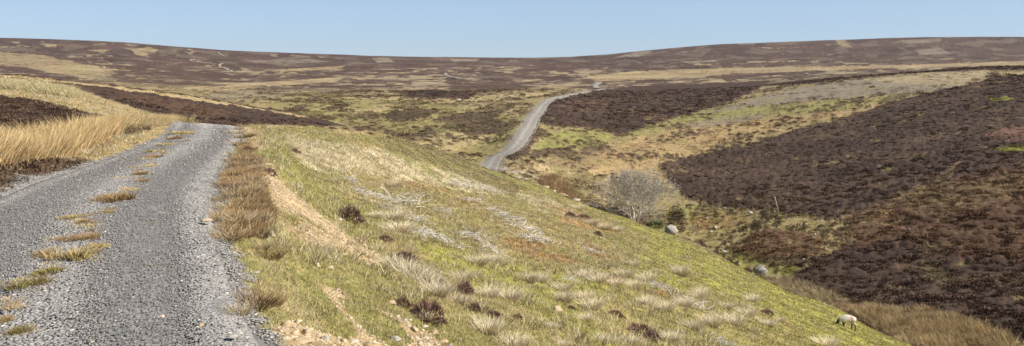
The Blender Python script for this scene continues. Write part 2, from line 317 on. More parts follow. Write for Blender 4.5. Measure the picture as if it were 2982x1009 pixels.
def ground(x, y):
    """albedo and cover masks at world x, y"""
    x = np.asarray(x, float); y = np.asarray(y, float)
    px, lv = to_uv(x, y); v = F*lv; Y = np.exp(lv); ys = sil_at(px)
    isN = Y <= ys*1.03; ym = np.interp(px, PXG, MSP[1])
    isM = (~isN)&(Y < ym*1.05)&(px < 1020)&(tab(MT, px, lv) > tab(FF, px, lv)-.3)
    isF = (~isN)&(~isM)
    n1 = fbm(px/70, v/160, 4, 1)+.0; n2 = fbm(x/1.7, y/1.7, 4, 2); n3 = fbm(x/6, y/6, 3, 3); nb = fbm(x/.35, y/.35, 2, 4)
    g = lambda n: C[n][None]
    # near spur
    t = np.clip(.5+1.1*n3+.5*n2, 0, 1)[:, None]
    colN = g('green')*(1-t)+g('olive')*t
    tt = sstep(.15, .6, n2*.7+n1*.6)[:, None]; colN = colN*(1-.55*tt)+g('tan')*.55*tt
    xr = np.interp(y, RE[:,1], RE[:,0]); left = ((x < xr-RW*.7)&(y > -5)&(y < 60))
    tl = np.clip(.45+1.0*n2+.3*n3, 0, 1)[:, None]
    colL = g('tan')*tl+(g('olive')*.8+g('tan')*.3)*(1-tl)
    colN = np.where(left[:, None], colL, colN)
    # heather flank
    colM = g('heather')*(1+.3*n2[:, None])
    hM = np.ones_like(x)*.95
    # far ground: mid distance mottled, far distance a patchwork of burnt strips
    far = sstep(230, 420, Y)
    w1 = fbm(px/240, v/420, 5, 61, .55); w2 = fbm(px/55, v/120, 4, 62, .6); w3 = fbm(px/110, v/260, 4, 63, .55)
    m1 = np.clip(.45+1.6*w2+.6*n3, 0, 1)[:, None]
    colF = g('olive')*.85*(1-m1)+(g('tan')*.78)*m1
    hd = sstep(.12, .3, w3+.4*n2)[:, None]
    colF = colF*(1-.75*hd)+g('heather')*.75*hd
    # far patchwork
    w4 = fbm(px/38, v/150, 3, 64, .6)
    hv = w1*.8+w2*.6+w4*.42+.03+.28*sstep(700, 1500, Y)+.10*sstep(1700, 2000, px)*sstep(500, 900, Y)
    hh = sstep(-.16, -.02, hv)[:, None]
    pt = np.clip(.5+1.4*w3, 0, 1)[:, None]
    light = g('tan')*pt*.9+g('greyfield')*(1-pt)*.95; light = light*(1+.25*w4[:, None])
    fh = g('farheather')*(1+.6*np.clip(w3+.5*n3, -1, 1)[:, None])
    q = sstep(.12, .2, fbm(px/90, v/300, 2, 71))[:, None]*.28
    fh = fh*(1-q)+g('greyfield')*q
    cf = light*(1-hh)+fh*hh
    spk = sstep(.38, .5, fbm(px/9, v/60, 2, 77))[:, None]*.35
    cf = cf*(1-spk)+g('greyfield')*1.3*spk
    colF = colF*(1-far[:, None])+cf*far[:, None]
    col = np.where(isN[:, None], colN, np.where(isM[:, None], colM, colF))
    H = np.where(isM, hM, np.where(isF, hd[:, 0]*.75*(1-far), 0.)); Pm = np.zeros_like(x); S = np.zeros_like(x); B = np.zeros_like(x)
    Pm = np.where(left & isN, .35, 0.)
    FLD = np.zeros_like(x)
    rag1 = fbm(px/26, v/40, 4, 81, .6); rag2 = fbm(px/7, v/12, 2, 85)
    for (lay, cname, st, rag, cov, P) in ZW:
        lm = isN if lay == 'N' else isM if lay == 'M' else isF
        pad = 60
        bb = lm&(px > P[:, 0].min()-pad)&(px < P[:, 0].max()+pad)&(v > P[:, 1].min()-pad*6)&(v < P[:, 1].max()+pad*6)
        k = np.nonzero(bb)[0]
        if not len(k): continue
        sv = 1.0/(1.6 if lay == 'N' else 3.0)
        sd = poly_sd(P*np.array([1, sv]), px[k], v[k]*sv)+rag*(2.2*rag1[k]+.8*rag2[k])
        m = sstep(-rag*.25, rag*.25+.5, sd)*st
        # patchy inside
        m = m*np.clip(1.0-.5*(1-st)*2*np.clip(.4-n2[k], 0, 1), 0, 1)
        if cov == 'soil': m = m*sstep(-.20-(.6 if P[:, 1].max() < F*math.log(11) else 0), -.02-(.6 if P[:, 1].max() < F*math.log(11) else 0), n2[k]*.8+n3[k]*.5+nb[k]*.3+rag2[k]*.15)
        elif lay == 'F' and cov != 'heather': m = m*np.clip(.95+1.3*w2[k]+.5*n3[k]+1.2*w4[k]*far[k], .2, 1)
        elif cov != 'heather' and st < .95: m = m*np.clip(.9+1.5*n2[k]+1.1*n3[k], .15, 1)
        base = C[cname][None]*(1+.26*n2[k][:, None]+.16*nb[k][:, None]+(.18*w2[k][:, None] if lay == 'F' else 0))
        col[k] = col[k]*(1-m[:, None])+base*m[:, None]
        if cname == 'greyfield': FLD[k] = np.maximum(FLD[k], m*.8)
        for arr, nm in ((H, 'heather'), (Pm, 'pale'), (S, 'soil'), (B, 'brash')):
            arr[k] = arr[k]*(1-m)+(m if cov == nm else 0)
    # scattered small heather clumps wherever the middle distance is grassy
    sp_m = isF*(Y < 420)*(1-FLD)*(1-H)*sstep(.15, .30, fbm(px/20, v/34, 3, 95)+.75*fbm(px/130, v/210, 2, 96)+.06*(px < 1400))*(1-S)*.85
    col = col*(1-sp_m[:, None])+C['heather'][None]*sp_m[:, None]; H = np.maximum(H, sp_m*.9)
    # the worn turf of the near slope: small tan, brown and mossy blotches
    bl1 = (isN*(1-H)*(1-S)*sstep(.12, .4, fbm(px/30, v/40, 3, 97)))[:, None]*.6; col = col*(1-bl1)+C['tan'][None]*bl1
    bl2 = (isN*(1-H)*(1-S)*sstep(.2, .4, fbm(px/22, v/26, 3, 98)))[:, None]*.7; col = col*(1-bl2)+C['brown'][None]*bl2
    bl3 = (isN*(1-H)*(1-S)*sstep(.16, .36, fbm(px/48, v/36, 4, 99)))[:, None]*.5; col = col*(1-bl3)+C['dkolive'][None]*1.15*bl3
    Pm = np.maximum(Pm, isN*(1-S)*(.05+.5*sstep(.18, .4, fbm(px/24, v/22, 3, 100)))*(y > 7)*(~left))
    # gravel pressed into the turf along both road edges
    qq = np.abs(((x-xr)*.94+RW/2)/(RW/2)); rm_ = (isN*(y < 60)*(1-sstep(1.10, 1.24, .12*sstep(12, 22, y)+qq+.22*n2+.1*nb)))[:, None]; col = col*(1-rm_)+np.array([[.235, .222, .20]])*rm_; H = H*(1-rm_[:, 0]); Pm = Pm*(1-rm_[:, 0]); B = B*(1-rm_[:, 0]); S = S*(1-rm_[:, 0])
    # the big heather bank is not one age: broad tone changes
    tn = fbm(x/17, y/13, 3, 101); hw = (isF*H*(Y < 330))[:, None]
    col = col*(1+hw*.55*tn[:, None]); t2 = hw*sstep(.12, .4, fbm(x/11, y/9, 3, 102))[:, None]*.35; col = col*(1-t2)+C['brown'][None]*.8*t2
    # nothing grows on the far road
    fr = isF*(Y < 480)*(px > 1350)*(px < 1800)
    k = np.nonzero(fr)[0]
    if len(k):
        dmin = np.full(len(k), 1e9)
        for (ax, ay), (bx, by) in zip(RP_FAR[:-1], RP_FAR[1:]):
            ex, ey = bx-ax, by-ay; t_ = np.clip(((x[k]-ax)*ex+(y[k]-ay)*ey)/(ex*ex+ey*ey), 0, 1); dmin = np.minimum(dmin, np.hypot(x[k]-ax-t_*ex, y[k]-ay-t_*ey))
        cl = sstep(1.7, 2.3, dmin); H[k] *= cl; NOG[0] = (k, cl)
        col[k] = col[k]*(1-.0)
    # little wear inside big heather: gaps of moss and dead grass
    gap = sstep(.37, .47, fbm(x/3.1, y/3.1, 3, 91)+.25*fbm(x/14, y/14, 2, 92))*isF*(Y < 260)
    col = col*(1-.55*(gap*H)[:, None])+C['olive'][None]*.55*(gap*H)[:, None]; H = H*(1-gap)
    col = col*(1+.16*n2+.14*nb)[:, None]
    return np.clip(col, .01, .9), H, Pm, S, B

# ------------------------------------------------------------------ meshes and materials
def tag(o, label=None, cat=None, group=None, kind=None):
    if label: o['label'] = label
    if cat: o['category'] = cat
    if group: o['group'] = group
    if kind: o['kind'] = kind
    return o
def mesh(name, V, Fc, col=None, mat=None, smooth=False, parent=None, attr=None):
    V = np.asarray(V, np.float32); Fc = np.asarray(Fc, np.int32); n = Fc.shape[1]
    me = bpy.data.meshes.new(name)
    me.vertices.add(len(V)); me.vertices.foreach_set('co', V.ravel())
    me.loops.add(Fc.size); me.loops.foreach_set('vertex_index', Fc.ravel())
    me.polygons.add(len(Fc)); me.polygons.foreach_set('loop_start', np.arange(0, Fc.size, n, dtype=np.int32))
    try: me.polygons.foreach_set('loop_total', np.full(len(Fc), n, np.int32))
    except Exception: pass
    if smooth: me.polygons.foreach_set('use_smooth', np.ones(len(Fc), bool))
    if col is not None:
        c = me.color_attributes.new('Col', 'FLOAT_COLOR', 'POINT')
        a = np.ones((len(V), 4), np.float32); a[:, :3] = col; c.data.foreach_set('color', a.ravel())
    if attr:
        for k, d in attr.items():
            t = me.attributes.new(k, 'FLOAT', 'POINT'); t.data.foreach_set('value', np.asarray(d, np.float32))
    me.update(); me.validate()
    o = bpy.data.objects.new(name, me); coll.objects.link(o)
    if mat: me.materials.append(mat)
    if parent: o.parent = parent
    return o
def mat_new(name):
    m = bpy.data.materials.new(name); m.use_nodes = True; nt = m.node_tree
    return m, nt, nt.nodes['Principled BSDF']
def link(nt, a, b): nt.links.new(a, b)
def nnode(nt, t, **kw):
    n = nt.nodes.new(t)
    for k, v in kw.items():
        if k in n.inputs: n.inputs[k].default_value = v
        else: setattr(n, k, v)
    return n
def mat_attr(name, var=.25, scale=30., bump=0., bscale=20., rough=1.0, obj_var=0.0, spec=.15):
    m, nt, b = mat_new(name)
    at = nt.nodes.new('ShaderNodeAttribute'); at.attribute_name = 'Col'
    geo = nt.nodes.new('ShaderNodeNewGeometry')
    nz = nnode(nt, 'ShaderNodeTexNoise', Scale=scale, Detail=4.0); link(nt, geo.outputs['Position'], nz.inputs['Vector'])
    mr = nnode(nt, 'ShaderNodeMapRange'); mr.inputs['From Min'].default_value = .25; mr.inputs['From Max'].default_value = .75
    mr.inputs['To Min'].default_value = 1-var; mr.inputs['To Max'].default_value = 1+var
    link(nt, nz.outputs[0], mr.inputs['Value'])
    mul = nnode(nt, 'ShaderNodeVectorMath', operation='SCALE'); link(nt, at.outputs['Color'], mul.inputs[0])
    fac = mr.outputs[0]
    if obj_var:
        oi = nt.nodes.new('ShaderNodeObjectInfo'); m2 = nnode(nt, 'ShaderNodeMapRange'); m2.inputs['To Min'].default_value = 1-obj_var; m2.inputs['To Max'].default_value = 1+obj_var
        link(nt, oi.outputs['Random'], m2.inputs['Value'])
        mm = nnode(nt, 'ShaderNodeMath', operation='MULTIPLY'); link(nt, fac, mm.inputs[0]); link(nt, m2.outputs[0], mm.inputs[1]); fac = mm.outputs[0]
    link(nt, fac, mul.inputs['Scale']); link(nt, mul.outputs[0], b.inputs['Base Color'])
    b.inputs['Roughness'].default_value = rough; b.inputs['Specular IOR Level'].default_value = spec
    if bump:
        n2 = nnode(nt, 'ShaderNodeTexNoise', Scale=bscale, Detail=6.0, Roughness=.65); link(nt, geo.outputs['Position'], n2.inputs['Vector'])
        bp = nnode(nt, 'ShaderNodeBump', Strength=.9, Distance=bump); link(nt, n2.outputs[0], bp.inputs['Height']); link(nt, bp.outputs[0], b.inputs['Normal'])
    return m
M_ground = mat_attr('moor_ground', .30, 3.2, .10, 4.5)
M_veg = mat_attr('dry_vegetation', .15, 8., spec=.08)
M_veg_obj = mat_attr('tuft_blades', .12, 8., obj_var=.16, spec=.08)
M_stone = mat_attr('gravel_stone', .18, 25., .01, 40., .85, spec=.3)
M_rock = mat_attr('lichened_rock', .32, 6., .03, 9., .9, obj_var=.12, spec=.25)
M_bark = mat_attr('grey_bark', .2, 12., .01, 30., .9)
M_stick = mat_attr('bleached_stem', .2, 20., 0, 30., .8, obj_var=.1)

# ground: one sheet, fine where the picture looks and coarse round the back
az1 = np.radians(np.linspace(-36, 36, 1150)); side = np.radians(np.linspace(36, 180, 60)[1:])
azs = np.concatenate([-side[::-1], az1, side[:-1]])
rr = np.concatenate([[.45], np.exp(np.linspace(math.log(.9), math.log(3.6), 30)), np.exp(np.linspace(math.log(3.6), math.log(2600), 1000))[1:], [3200, 4200, 5500]])
A, RR = np.meshgrid(azs, rr, indexing='ij')
gx = (np.sin(A)*RR).ravel(); gy = (np.cos(A)*RR).ravel()
gz = zf(gx, gy); gc, gH, gP, gS, gB = ground(gx, gy)
Yv = np.exp(to_uv(gx, gy)[1])
# heather stands knee high: its blanket lifts the sheet into hummocks at a distance
lump = np.clip(.5+fbm(gx/.9, gy/.9, 2, 51)*1.3, 0, 1)
gz = gz+gH*(.12+.22*lump)*sstep(35, 80, Yv)*(1-sstep(350, 700, Yv))
na, nr = len(azs), len(rr)
I = np.arange(na*nr).reshape(na, nr); I2 = np.roll(I, -1, 0)
quads = np.stack([I[:, :-1], I[:, 1:], I2[:, 1:], I2[:, :-1]], -1).reshape(-1, 4)
g = mesh('ground', np.stack([gx, gy, gz], 1), quads[:, ::-1], gc, M_ground, smooth=True)
tag(g, 'open moorland ground of grass, moss and heather running up to a level skyline', 'ground', kind='structure')
del quads, I, I2

# ------------------------------------------------------------------ road and tracks
def offset_line(P, n_sub):
    P = np.asarray(P, float); s = np.concatenate([[0], np.cumsum(np.hypot(*np.diff(P, axis=0).T))])
    t = np.linspace(0, s[-1], n_sub)
    X = pchip(s, P[:, 0], t); Y = pchip(s, P[:, 1], t)
    tx = np.gradient(X, t); ty = np.gradient(Y, t); L = np.hypot(tx, ty)
    return X, Y, tx/L, ty/L, t
def strip(name, P, n_sub, halfw, lift, cf, mat, nac=14, crown=.0, rag=.0):
    X, Y, tx, ty, t = offset_line(P, n_sub)
    q = np.linspace(-1, 1, nac)
    hw = np.broadcast_to(halfw(t) if callable(halfw) else halfw, t.shape)
    rgl = 1+rag*fbm(t/1.1, t*0+3, 3, 7)*2/np.maximum(hw, .1); rgr = 1+rag*fbm(t/1.1, t*0+9, 3, 8)*2/np.maximum(hw, .1)
    VX = X[:, None]+ty[:, None]*hw[:, None]*q[None]*np.where(q > 0, rgr[:, None], rgl[:, None])
    VY = Y[:, None]-tx[:, None]*hw[:, None]*q[None]*np.where(q > 0, rgr[:, None], rgl[:, None])
    VZ = zf(VX, VY)+lift*(1-np.abs(q)**6*2.2)[None]+crown*(1-q*q)[None]
    c = cf(VX.ravel(), VY.ravel(), np.broadcast_to(q, VX.shape).ravel())
    I = np.arange(VX.size).reshape(VX.shape)
    f = np.stack([I[:-1, :-1], I[:-1, 1:], I[1:, 1:], I[1:, :-1]], -1).reshape(-1, 4)
    return mesh(name, np.stack([VX.ravel(), VY.ravel(), VZ.ravel()], 1), f, c, mat, smooth=True)
cen = RE+np.array([-RW/2/.94, 0])
farpx = [(1437,462),(1480,441),(1507,415),(1531,378),(1551,342),(1574,313),(1592,297),(1616,286),(1668,275),(1730,265),(1785,257)]
fw = unproj([p[0] for p in farpx], [p[1] for p in farpx], 'F')
st0 = unproj([1424], [484], 'F')[0]
RP = np.vstack([cen[:13], [(-8.6, 80)], [(st0[0]-.5, st0[1]-8)], [st0], fw])
def road_col(x, y, q):
    n = fbm(x/.5, y/.5, 3, 12); n2 = fbm(x/.07, y/.07, 2, 13)
    coarse = np.maximum(np.exp(-(q/.22)**2), sstep(.72, .98, np.abs(q)))
    b = .245+.10*coarse+.04*n+.035*n2
    c = b[:, None]*np.array([[1.07, 1.0, .90]])
    f = sstep(.26, .42, fbm(x/.5, y/.9, 4, 14)+.34*np.exp(-(q/.17)**2))[:, None]*.8*(y < 60)[:, None]
    c = np.where((y > 100)[:, None], c*np.array([[1.04, 1, .92]]), c)
    return np.clip(c*(1-f)+np.array([[.27, .21, .11]])*f, .03, .8)
def mat_gravel():
    m, nt, b = mat_new('slate_gravel')
    at = nt.nodes.new('ShaderNodeAttribute'); at.attribute_name = 'Col'; geo = nt.nodes.new('ShaderNodeNewGeometry')
    v1 = nnode(nt, 'ShaderNodeTexVoronoi', Scale=42.0); link(nt, geo.outputs['Position'], v1.inputs['Vector'])
    sp = nnode(nt, 'ShaderNodeSeparateColor'); link(nt, v1.outputs['Color'], sp.inputs[0])
    mr = nnode(nt, 'ShaderNodeMapRange'); mr.inputs['To Min'].default_value = .68; mr.inputs['To Max'].default_value = 1.35; link(nt, sp.outputs[0], mr.inputs['Value'])
    nz = nnode(nt, 'ShaderNodeTexNoise', Scale=6.0, Detail=6.0, Roughness=.7); link(nt, geo.outputs['Position'], nz.inputs['Vector'])
    m3 = nnode(nt, 'ShaderNodeMapRange'); m3.inputs['From Min'].default_value = .3; m3.inputs['From Max'].default_value = .7; m3.inputs['To Min'].default_value = .85; m3.inputs['To Max'].default_value = 1.15; link(nt, nz.outputs[0], m3.inputs['Value'])
    mm = nnode(nt, 'ShaderNodeMath', operation='MULTIPLY'); link(nt, mr.outputs[0], mm.inputs[0]); link(nt, m3.outputs[0], mm.inputs[1])
    mul = nnode(nt, 'ShaderNodeVectorMath', operation='SCALE'); link(nt, at.outputs['Color'], mul.inputs[0]); link(nt, mm.outputs[0], mul.inputs['Scale'])
    link(nt, mul.outputs[0], b.inputs['Base Color'])
    bp = nnode(nt, 'ShaderNodeBump', Strength=1.0, Distance=.012); link(nt, v1.outputs['Distance'], bp.inputs['Height']); bp.invert = True; link(nt, bp.outputs[0], b.inputs['Normal'])
    b.inputs['Roughness'].default_value = .9; b.inputs['Specular IOR Level'].default_value = .25
    return m
M_gravel = mat_gravel()
o = strip('road', RP, 2600, lambda t: np.interp(t, [0, 60, 110, 200, 420], [RW/2+.02, RW/2+.02, RW/2+.1, 1.6, 1.9]), .035, road_col, M_gravel, 24, .02, .22)
tag(o, 'grey slate gravel track with two wheel ruts climbing over the moor', 'road', kind='structure')
def track_col(x, y, q): return np.tile(np.array([[.38, .32, .235]]), (len(x), 1))*(1+.2*fbm(x/6, y/6, 2, 5))[:, None]
for nm, pts, w, lf in (('road', [(1738,259),(1733,250),(1741,244),(1745,241)], 2.2, .35), ('path', [(566,173),(576,181),(606,184),(640,194),(676,211)], 2.2, .5), ('path', [(620,149),(640,157),(660,166)], 2.0, .6), ('path', [(1296,214),(1306,222),(1330,228),(1368,234)], 1.8, .4)):
    d = unproj([p[0] for p in pts], [p[1] for p in pts], 'F')
    o = strip(nm, d, 160, w, lf, road_col if nm == 'road' else track_col, M_gravel if nm == 'road' else M_ground, 8)
    tag(o, {'road': 'far stretch of the grey gravel track where it reappears on the moor', 'path': 'pale sandy track crossing the distant heather'}[nm], nm, kind='structure')

# stream in the ravine bottom
spx = np.arange(1470, 3100, 22.); sp_ = []
for p in spx:
    i = int((p-PXG[0])/6); ys = SILP[1, i]; m = np.nonzero((YG > ys)&(YG < ys*1.9))[0]
    d = NT[i, m]-FF[i, m]; k = m[np.nonzero(d < 0)[0][0]] if (d < 0).any() else m[-1]
    sp_.append(((p-CX)/F*YG[k], YG[k]))
sp_ = np.array(sp_)
ker = np.ones(5)/5; sx = np.convolve(np.pad(sp_[:, 0], 2, mode='edge'), ker, 'valid'); sy = np.convolve(np.pad(sp_[:, 1], 2, mode='edge'), ker, 'valid')
STREAM = np.stack([sx, sy], 1)
m, nt, b = mat_new('peaty_water'); b.inputs['Base Color'].default_value = (.035, .025, .015, 1); b.inputs['Roughness'].default_value = .12
nz = nnode(nt, 'ShaderNodeTexNoise', Scale=6.0, Detail=4.0); bp = nnode(nt, 'ShaderNodeBump', Strength=.6, Distance=.03); link(nt, nz.outputs[0], bp.inputs['Height']); link(nt, bp.outputs[0], b.inputs['Normal'])
o = strip('stream', STREAM, 500, .55, .10, lambda x, y, q: np.full((len(x), 3), .03), m, 7)
tag(o, 'narrow dark peaty stream along the ravine bottom', 'water', kind='structure')

# ------------------------------------------------------------------ scattering tools
def scatter(tv, tf, tc, P, S, rot, tint, lean=None):
    """tv (n,3) template; returns one soup"""
    N = len(P); n = len(tv)
    S = np.asarray(S, float); S = S[:, None] if S.ndim == 1 else S
    T = tv[None]*S[:, None, :]
    if lean is not None: T = T+T[:, :, 2:3]*np.concatenate([lean, np.zeros((N, 1))], 1)[:, None, :]
    c, s = np.cos(rot)[:, None], np.sin(rot)[:, None]
    X = T[..., 0]*c-T[..., 1]*s; Y = T[..., 0]*s+T[..., 1]*c
    V = np.stack([X+P[:, 0:1], Y+P[:, 1:2], T[..., 2]+P[:, 2:3]], -1).reshape(-1, 3)
    Fc = (tf[None]+(np.arange(N)*n)[:, None, None]).reshape(-1, tf.shape[1])
    Cc = np.clip(tc[None]*tint[:, None, :], 0, 1).reshape(-1, 3)
    return V, Fc, Cc
def join(parts):
    off = 0; V = []; Fc = []; Cc = []
    for v, f, c in parts:
        V.append(v); Fc.append(f+off); Cc.append(c); off += len(v)
    return np.concatenate(V), np.concatenate(Fc), np.concatenate(Cc)
def sprig_dome(n, seed, h=1.0, w=.16, up=.6, c0=.6, c1=1.25, LS=1.0):
    """a low cushion of small upright sprigs on a unit dome"""
    r = np.random.default_rng(seed); V = []; Cc = []
    for k in range(n):
        a = r.uniform(0, 2*np.pi); rad = math.sqrt(r.uniform(0, 1))
        zz = math.sqrt(max(0, 1-rad*rad))*r.uniform(.65, 1.0)
        p = np.array([rad*math.cos(a), rad*math.sin(a), zz*h*.8])
        d = np.array([math.cos(a)*rad, math.sin(a)*rad, up+.3*r.uniform()]); d += r.normal(0, .25, 3); d /= np.linalg.norm(d)
        sd = np.cross(d, r.normal(0, 1, 3)); sd /= np.linalg.norm(sd)
        L = r.uniform(.22, .42)*LS; ww = w*r.uniform(.6, 1.3)
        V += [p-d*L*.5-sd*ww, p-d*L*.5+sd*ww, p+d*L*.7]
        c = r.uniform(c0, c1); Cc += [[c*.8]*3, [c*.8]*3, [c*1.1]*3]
    V = np.array(V); Fc = np.arange(len(V)).reshape(-1, 3)
    return V, Fc, np.array(Cc)
def blade_tuft(n, seed, spread=.45, w=.018, bend=.35, root=.5, c0=.7, c1=1.2, seg=2):
    """unit-height tuft of bending blades"""
    r = np.random.default_rng(seed); V = []; Fc = []; Cc = []
    for k in range(n):
        a = r.uniform(0, 2*np.pi); rad = root*math.sqrt(r.uniform())
        b = np.array([math.cos(a)*rad, math.sin(a)*rad, 0]); a2 = a+r.normal(0, .7)
        out = np.array([math.cos(a2), math.sin(a2), 0]); L = r.uniform(.55, 1.0); sp = spread*(.3+rad/root*.9)*r.uniform(.5, 1.3); bd = bend*r.uniform(.2, 1.2)
        sd = np.array([-out[1], out[0], 0])*math.cos(.6)+np.array([0, 0, 0]); sa = r.uniform(0, 2*np.pi); sd = np.array([math.cos(sa), math.sin(sa), 0])
        c = r.uniform(c0, c1); o = len(V)
        for j in range(seg+1):
            t = j/seg; p = b+out*(sp*t+bd*t*t)*L+np.array([0, 0, 1])*L*(t-.35*bd*t*t-.12*sp*t*t)
            ww = w*(1-t*.95)
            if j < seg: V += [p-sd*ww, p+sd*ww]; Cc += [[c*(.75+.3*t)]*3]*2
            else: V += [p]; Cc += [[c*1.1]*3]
        for j in range(seg-1): q = o+2*j; Fc += [[q, q+1, q+3], [q, q+3, q+2]]
        q = o+2*(seg-1); Fc += [[q, q+1, q+2]]
    return np.array(V), np.array(Fc), np.array(Cc)
def turf_mat(seed, n=520, w=.022):
    """low ragged patch of turf: several sub-clumps of short blades"""
    r = np.random.default_rng(seed); P5 = []
    for k in range(9):
        a = r.uniform(0, 6.28); d = r.uniform(0, .75); sc = r.uniform(.18, .42); hh = r.uniform(.35, 1.0)
        v, f, c = blade_tuft(n//9, seed*31+k, .7, w/sc*.8, .6, .75, .55, 1.3, 2)
        v = v*np.array([sc, sc, hh*.9]); v[:, :2] += np.array([math.cos(a)*d, math.sin(a)*d*.7]); P5.append((v, f, c*r.uniform(.75, 1.25)*np.array([1, r.uniform(.9, 1.08), r.uniform(.8, 1.1)])))
    return join(P5)
def rock_shape(seed, nlat=5, nlon=7, flat=.6, ang=.25):
    r = np.random.default_rng(seed); V = [[0, 0, -1]]
    for i in range(1, nlat):
        th = math.pi*i/nlat
        for j in range(nlon):
            ph = 2*math.pi*(j+.5*(i % 2))/nlon; k = 1+r.normal(0, ang*.5)
            V.append([math.sin(th)*math.cos(ph)*k, math.sin(th)*math.sin(ph)*k, -math.cos(th)*k])
    V.append([0, 0, 1]); V = np.array(V)
    for _ in range(6):   # chop a few flat faces
        n = r.normal(0, 1, 3); n /= np.linalg.norm(n); d = r.uniform(.62, .9); e = np.maximum(V@n-d, 0); V -= e[:, None]*n
    V[:, 2] *= flat; Fc = []
    for j in range(nlon): Fc.append([0, 1+(j+1) % nlon, 1+j])
    for i in range(nlat-2):
        a = 1+i*nlon; b = a+nlon
        for j in range(nlon):
            j2 = (j+1) % nlon; Fc += [[a+j, a+j2, b+j], [a+j2, b+j2, b+j]]
    t = len(V)-1; a = 1+(nlat-2)*nlon
    for j in range(nlon): Fc.append([a+j, a+(j+1) % nlon, t])
    return V, np.array(Fc), np.ones((len(V), 3))*(1+.15*r.normal(0, 1, (len(V), 1)))
def sample_view(n, px0, px1, Y0, Y1, power=1.0):
    """random ground points, about evenly spread over the eye's field between two distances"""
    px = R.uniform(px0, px1, n); u = R.uniform(0, 1, n)
    lo, hi = math.log(Y0), math.log(Y1); Y = np.exp(lo+(hi-lo)*u**power)
    return (px-CX)/F*Y, Y, px
def z_full(x, y):
    return zf(x, y)

# ---- short grass over the near spur
parts = []
x, y, px = sample_view(900000, -80, 3060, 4.2, 92, .85)
m = y < sil_at(px)*1.03; x, y, px = x[m], y[m], px[m]
qg = np.abs(((x-np.interp(y, RE[:,1], RE[:,0]))*.94+RW/2)/(RW/2)); keep = (road_mask(x, y, .15) < .4)&(R.uniform(size=len(x)) < .06+.94*sstep(1.08, 1.3, qg+.22*fbm(x/1.7, y/1.7, 4, 2)))
x, y, px = x[keep], y[keep], px[keep]
c, H, Pm, S, B = ground(x, y)
# steep view columns see more ground; thin where soil shows
pk = (1-S*.93)*(1-H*.7)
m = R.uniform(size=len(x)) < pk; x, y, c, Pm, H, B = x[m], y[m], c[m], Pm[m], H[m], B[m]
h = (.015+.020*R.uniform(size=len(x)))*(1+2.4*Pm)+.0007*y
w = np.maximum(.004, y*.00042)*R.uniform(.7, 1.4, len(x))
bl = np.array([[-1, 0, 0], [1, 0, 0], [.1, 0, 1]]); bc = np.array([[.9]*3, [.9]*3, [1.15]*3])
tint = c*1.15*(R.uniform(.72, 1.30, (len(x), 1)))*(1+R.normal(0, .05, (len(x), 3)))
dry = R.uniform(size=len(x)) < .13; tint[dry] = C['pale']*R.uniform(.6, 1.05, (dry.sum(), 1))
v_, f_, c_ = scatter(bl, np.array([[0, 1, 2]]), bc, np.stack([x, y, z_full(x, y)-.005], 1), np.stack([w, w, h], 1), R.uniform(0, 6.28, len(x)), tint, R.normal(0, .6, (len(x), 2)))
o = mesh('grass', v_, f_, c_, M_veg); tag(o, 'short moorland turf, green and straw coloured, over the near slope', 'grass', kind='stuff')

# ---- longer dead grass where the slope is pale, and grass tufts beyond the ravine
T3 = [blade_tuft(16, s, .5, .03, .4, .45) for s in (1, 2, 3)]
parts = []
x, y, px = sample_view(60000, -80, 2200, 9, 92, .7)
m = (y < sil_at(px)*1.02)&(road_mask(x, y, .4) < .05); x, y = x[m], y[m]
c, H, Pm, S, B = ground(x, y)
clump = fbm(x/1.1, y/1.1, 3, 33)
m = (R.uniform(size=len(x)) < Pm*1.1)&(clump > -.12); x, y, c = x[m], y[m], c[m]
s = (.14+.10*R.uniform(size=len(x)))*(1+y*.006)
tint = (C['pale']*.7+c*.3)*R.uniform(.75, 1.2, (len(x), 1))
for k in range(3):
    q = np.arange(len(x)) % 3 == k
    parts.append(scatter(*T3[k], np.stack([x[q], y[q], zf(x[q], y[q])-.02], 1), np.stack([s[q]*1.1, s[q]*1.1, s[q]], 1), R.uniform(0, 6.28, q.sum()), tint[q], R.normal(0.12, .2, (q.sum(), 2))))
x, y, px = sample_view(26000, 560, 860, 6.5, 42, .8); m = road_mask(x, y, .1) < .05; x, y = x[m], y[m]
c, H, Pm, S, B = ground(x, y); m = R.uniform(size=len(x)) < B*.9; x, y, c = x[m], y[m], c[m]
s = (.05+.07*R.uniform(size=len(x)))*(1+y*.01); tint = c*np.array([[1.85, 1.85, 1.75]])*R.uniform(.55, 1.4, (len(x), 1))
for k in range(3):
    q = np.arange(len(x)) % 3 == k
    parts.append(scatter(*T3[k], np.stack([x[q], y[q], zf(x[q], y[q])-.01], 1), np.stack([s[q]*1.3, s[q]*1.3, s[q]], 1), R.uniform(0, 6.28, q.sum()), tint[q], R.normal(0, .3, (q.sum(), 2))))
x, y, px = sample_view(46000, 1000, 3060, 55, 230, 1.0)
m = (y > sil_at(px)*1.05); x, y = x[m], y[m]
c, H, Pm, S, B = ground(x, y)
m = (R.uniform(size=len(x)) < (1-H)*(1-S)*.55)&(far_road_d(x, y) > 2.0); x, y, c = x[m], y[m], c[m]
s = (.18+.14*R.uniform(size=len(x)))*(1+y*.002); tint = c*R.uniform(.75, 1.45, (len(x), 1))
for k in range(3):
    q = np.arange(len(x)) % 3 == k
    parts.append(scatter(*T3[k], np.stack([x[q], y[q], zf(x[q], y[q])-.02], 1), np.stack([s[q]*1.5, s[q]*1.5, s[q]*.8], 1), R.uniform(0, 6.28, q.sum()), tint[q], R.normal(0, .2, (q.sum(), 2))))
o = mesh('dead_grass', *join(parts), M_veg); tag(o, 'bleached long dead grass patches on the slopes', 'grass', kind='stuff')

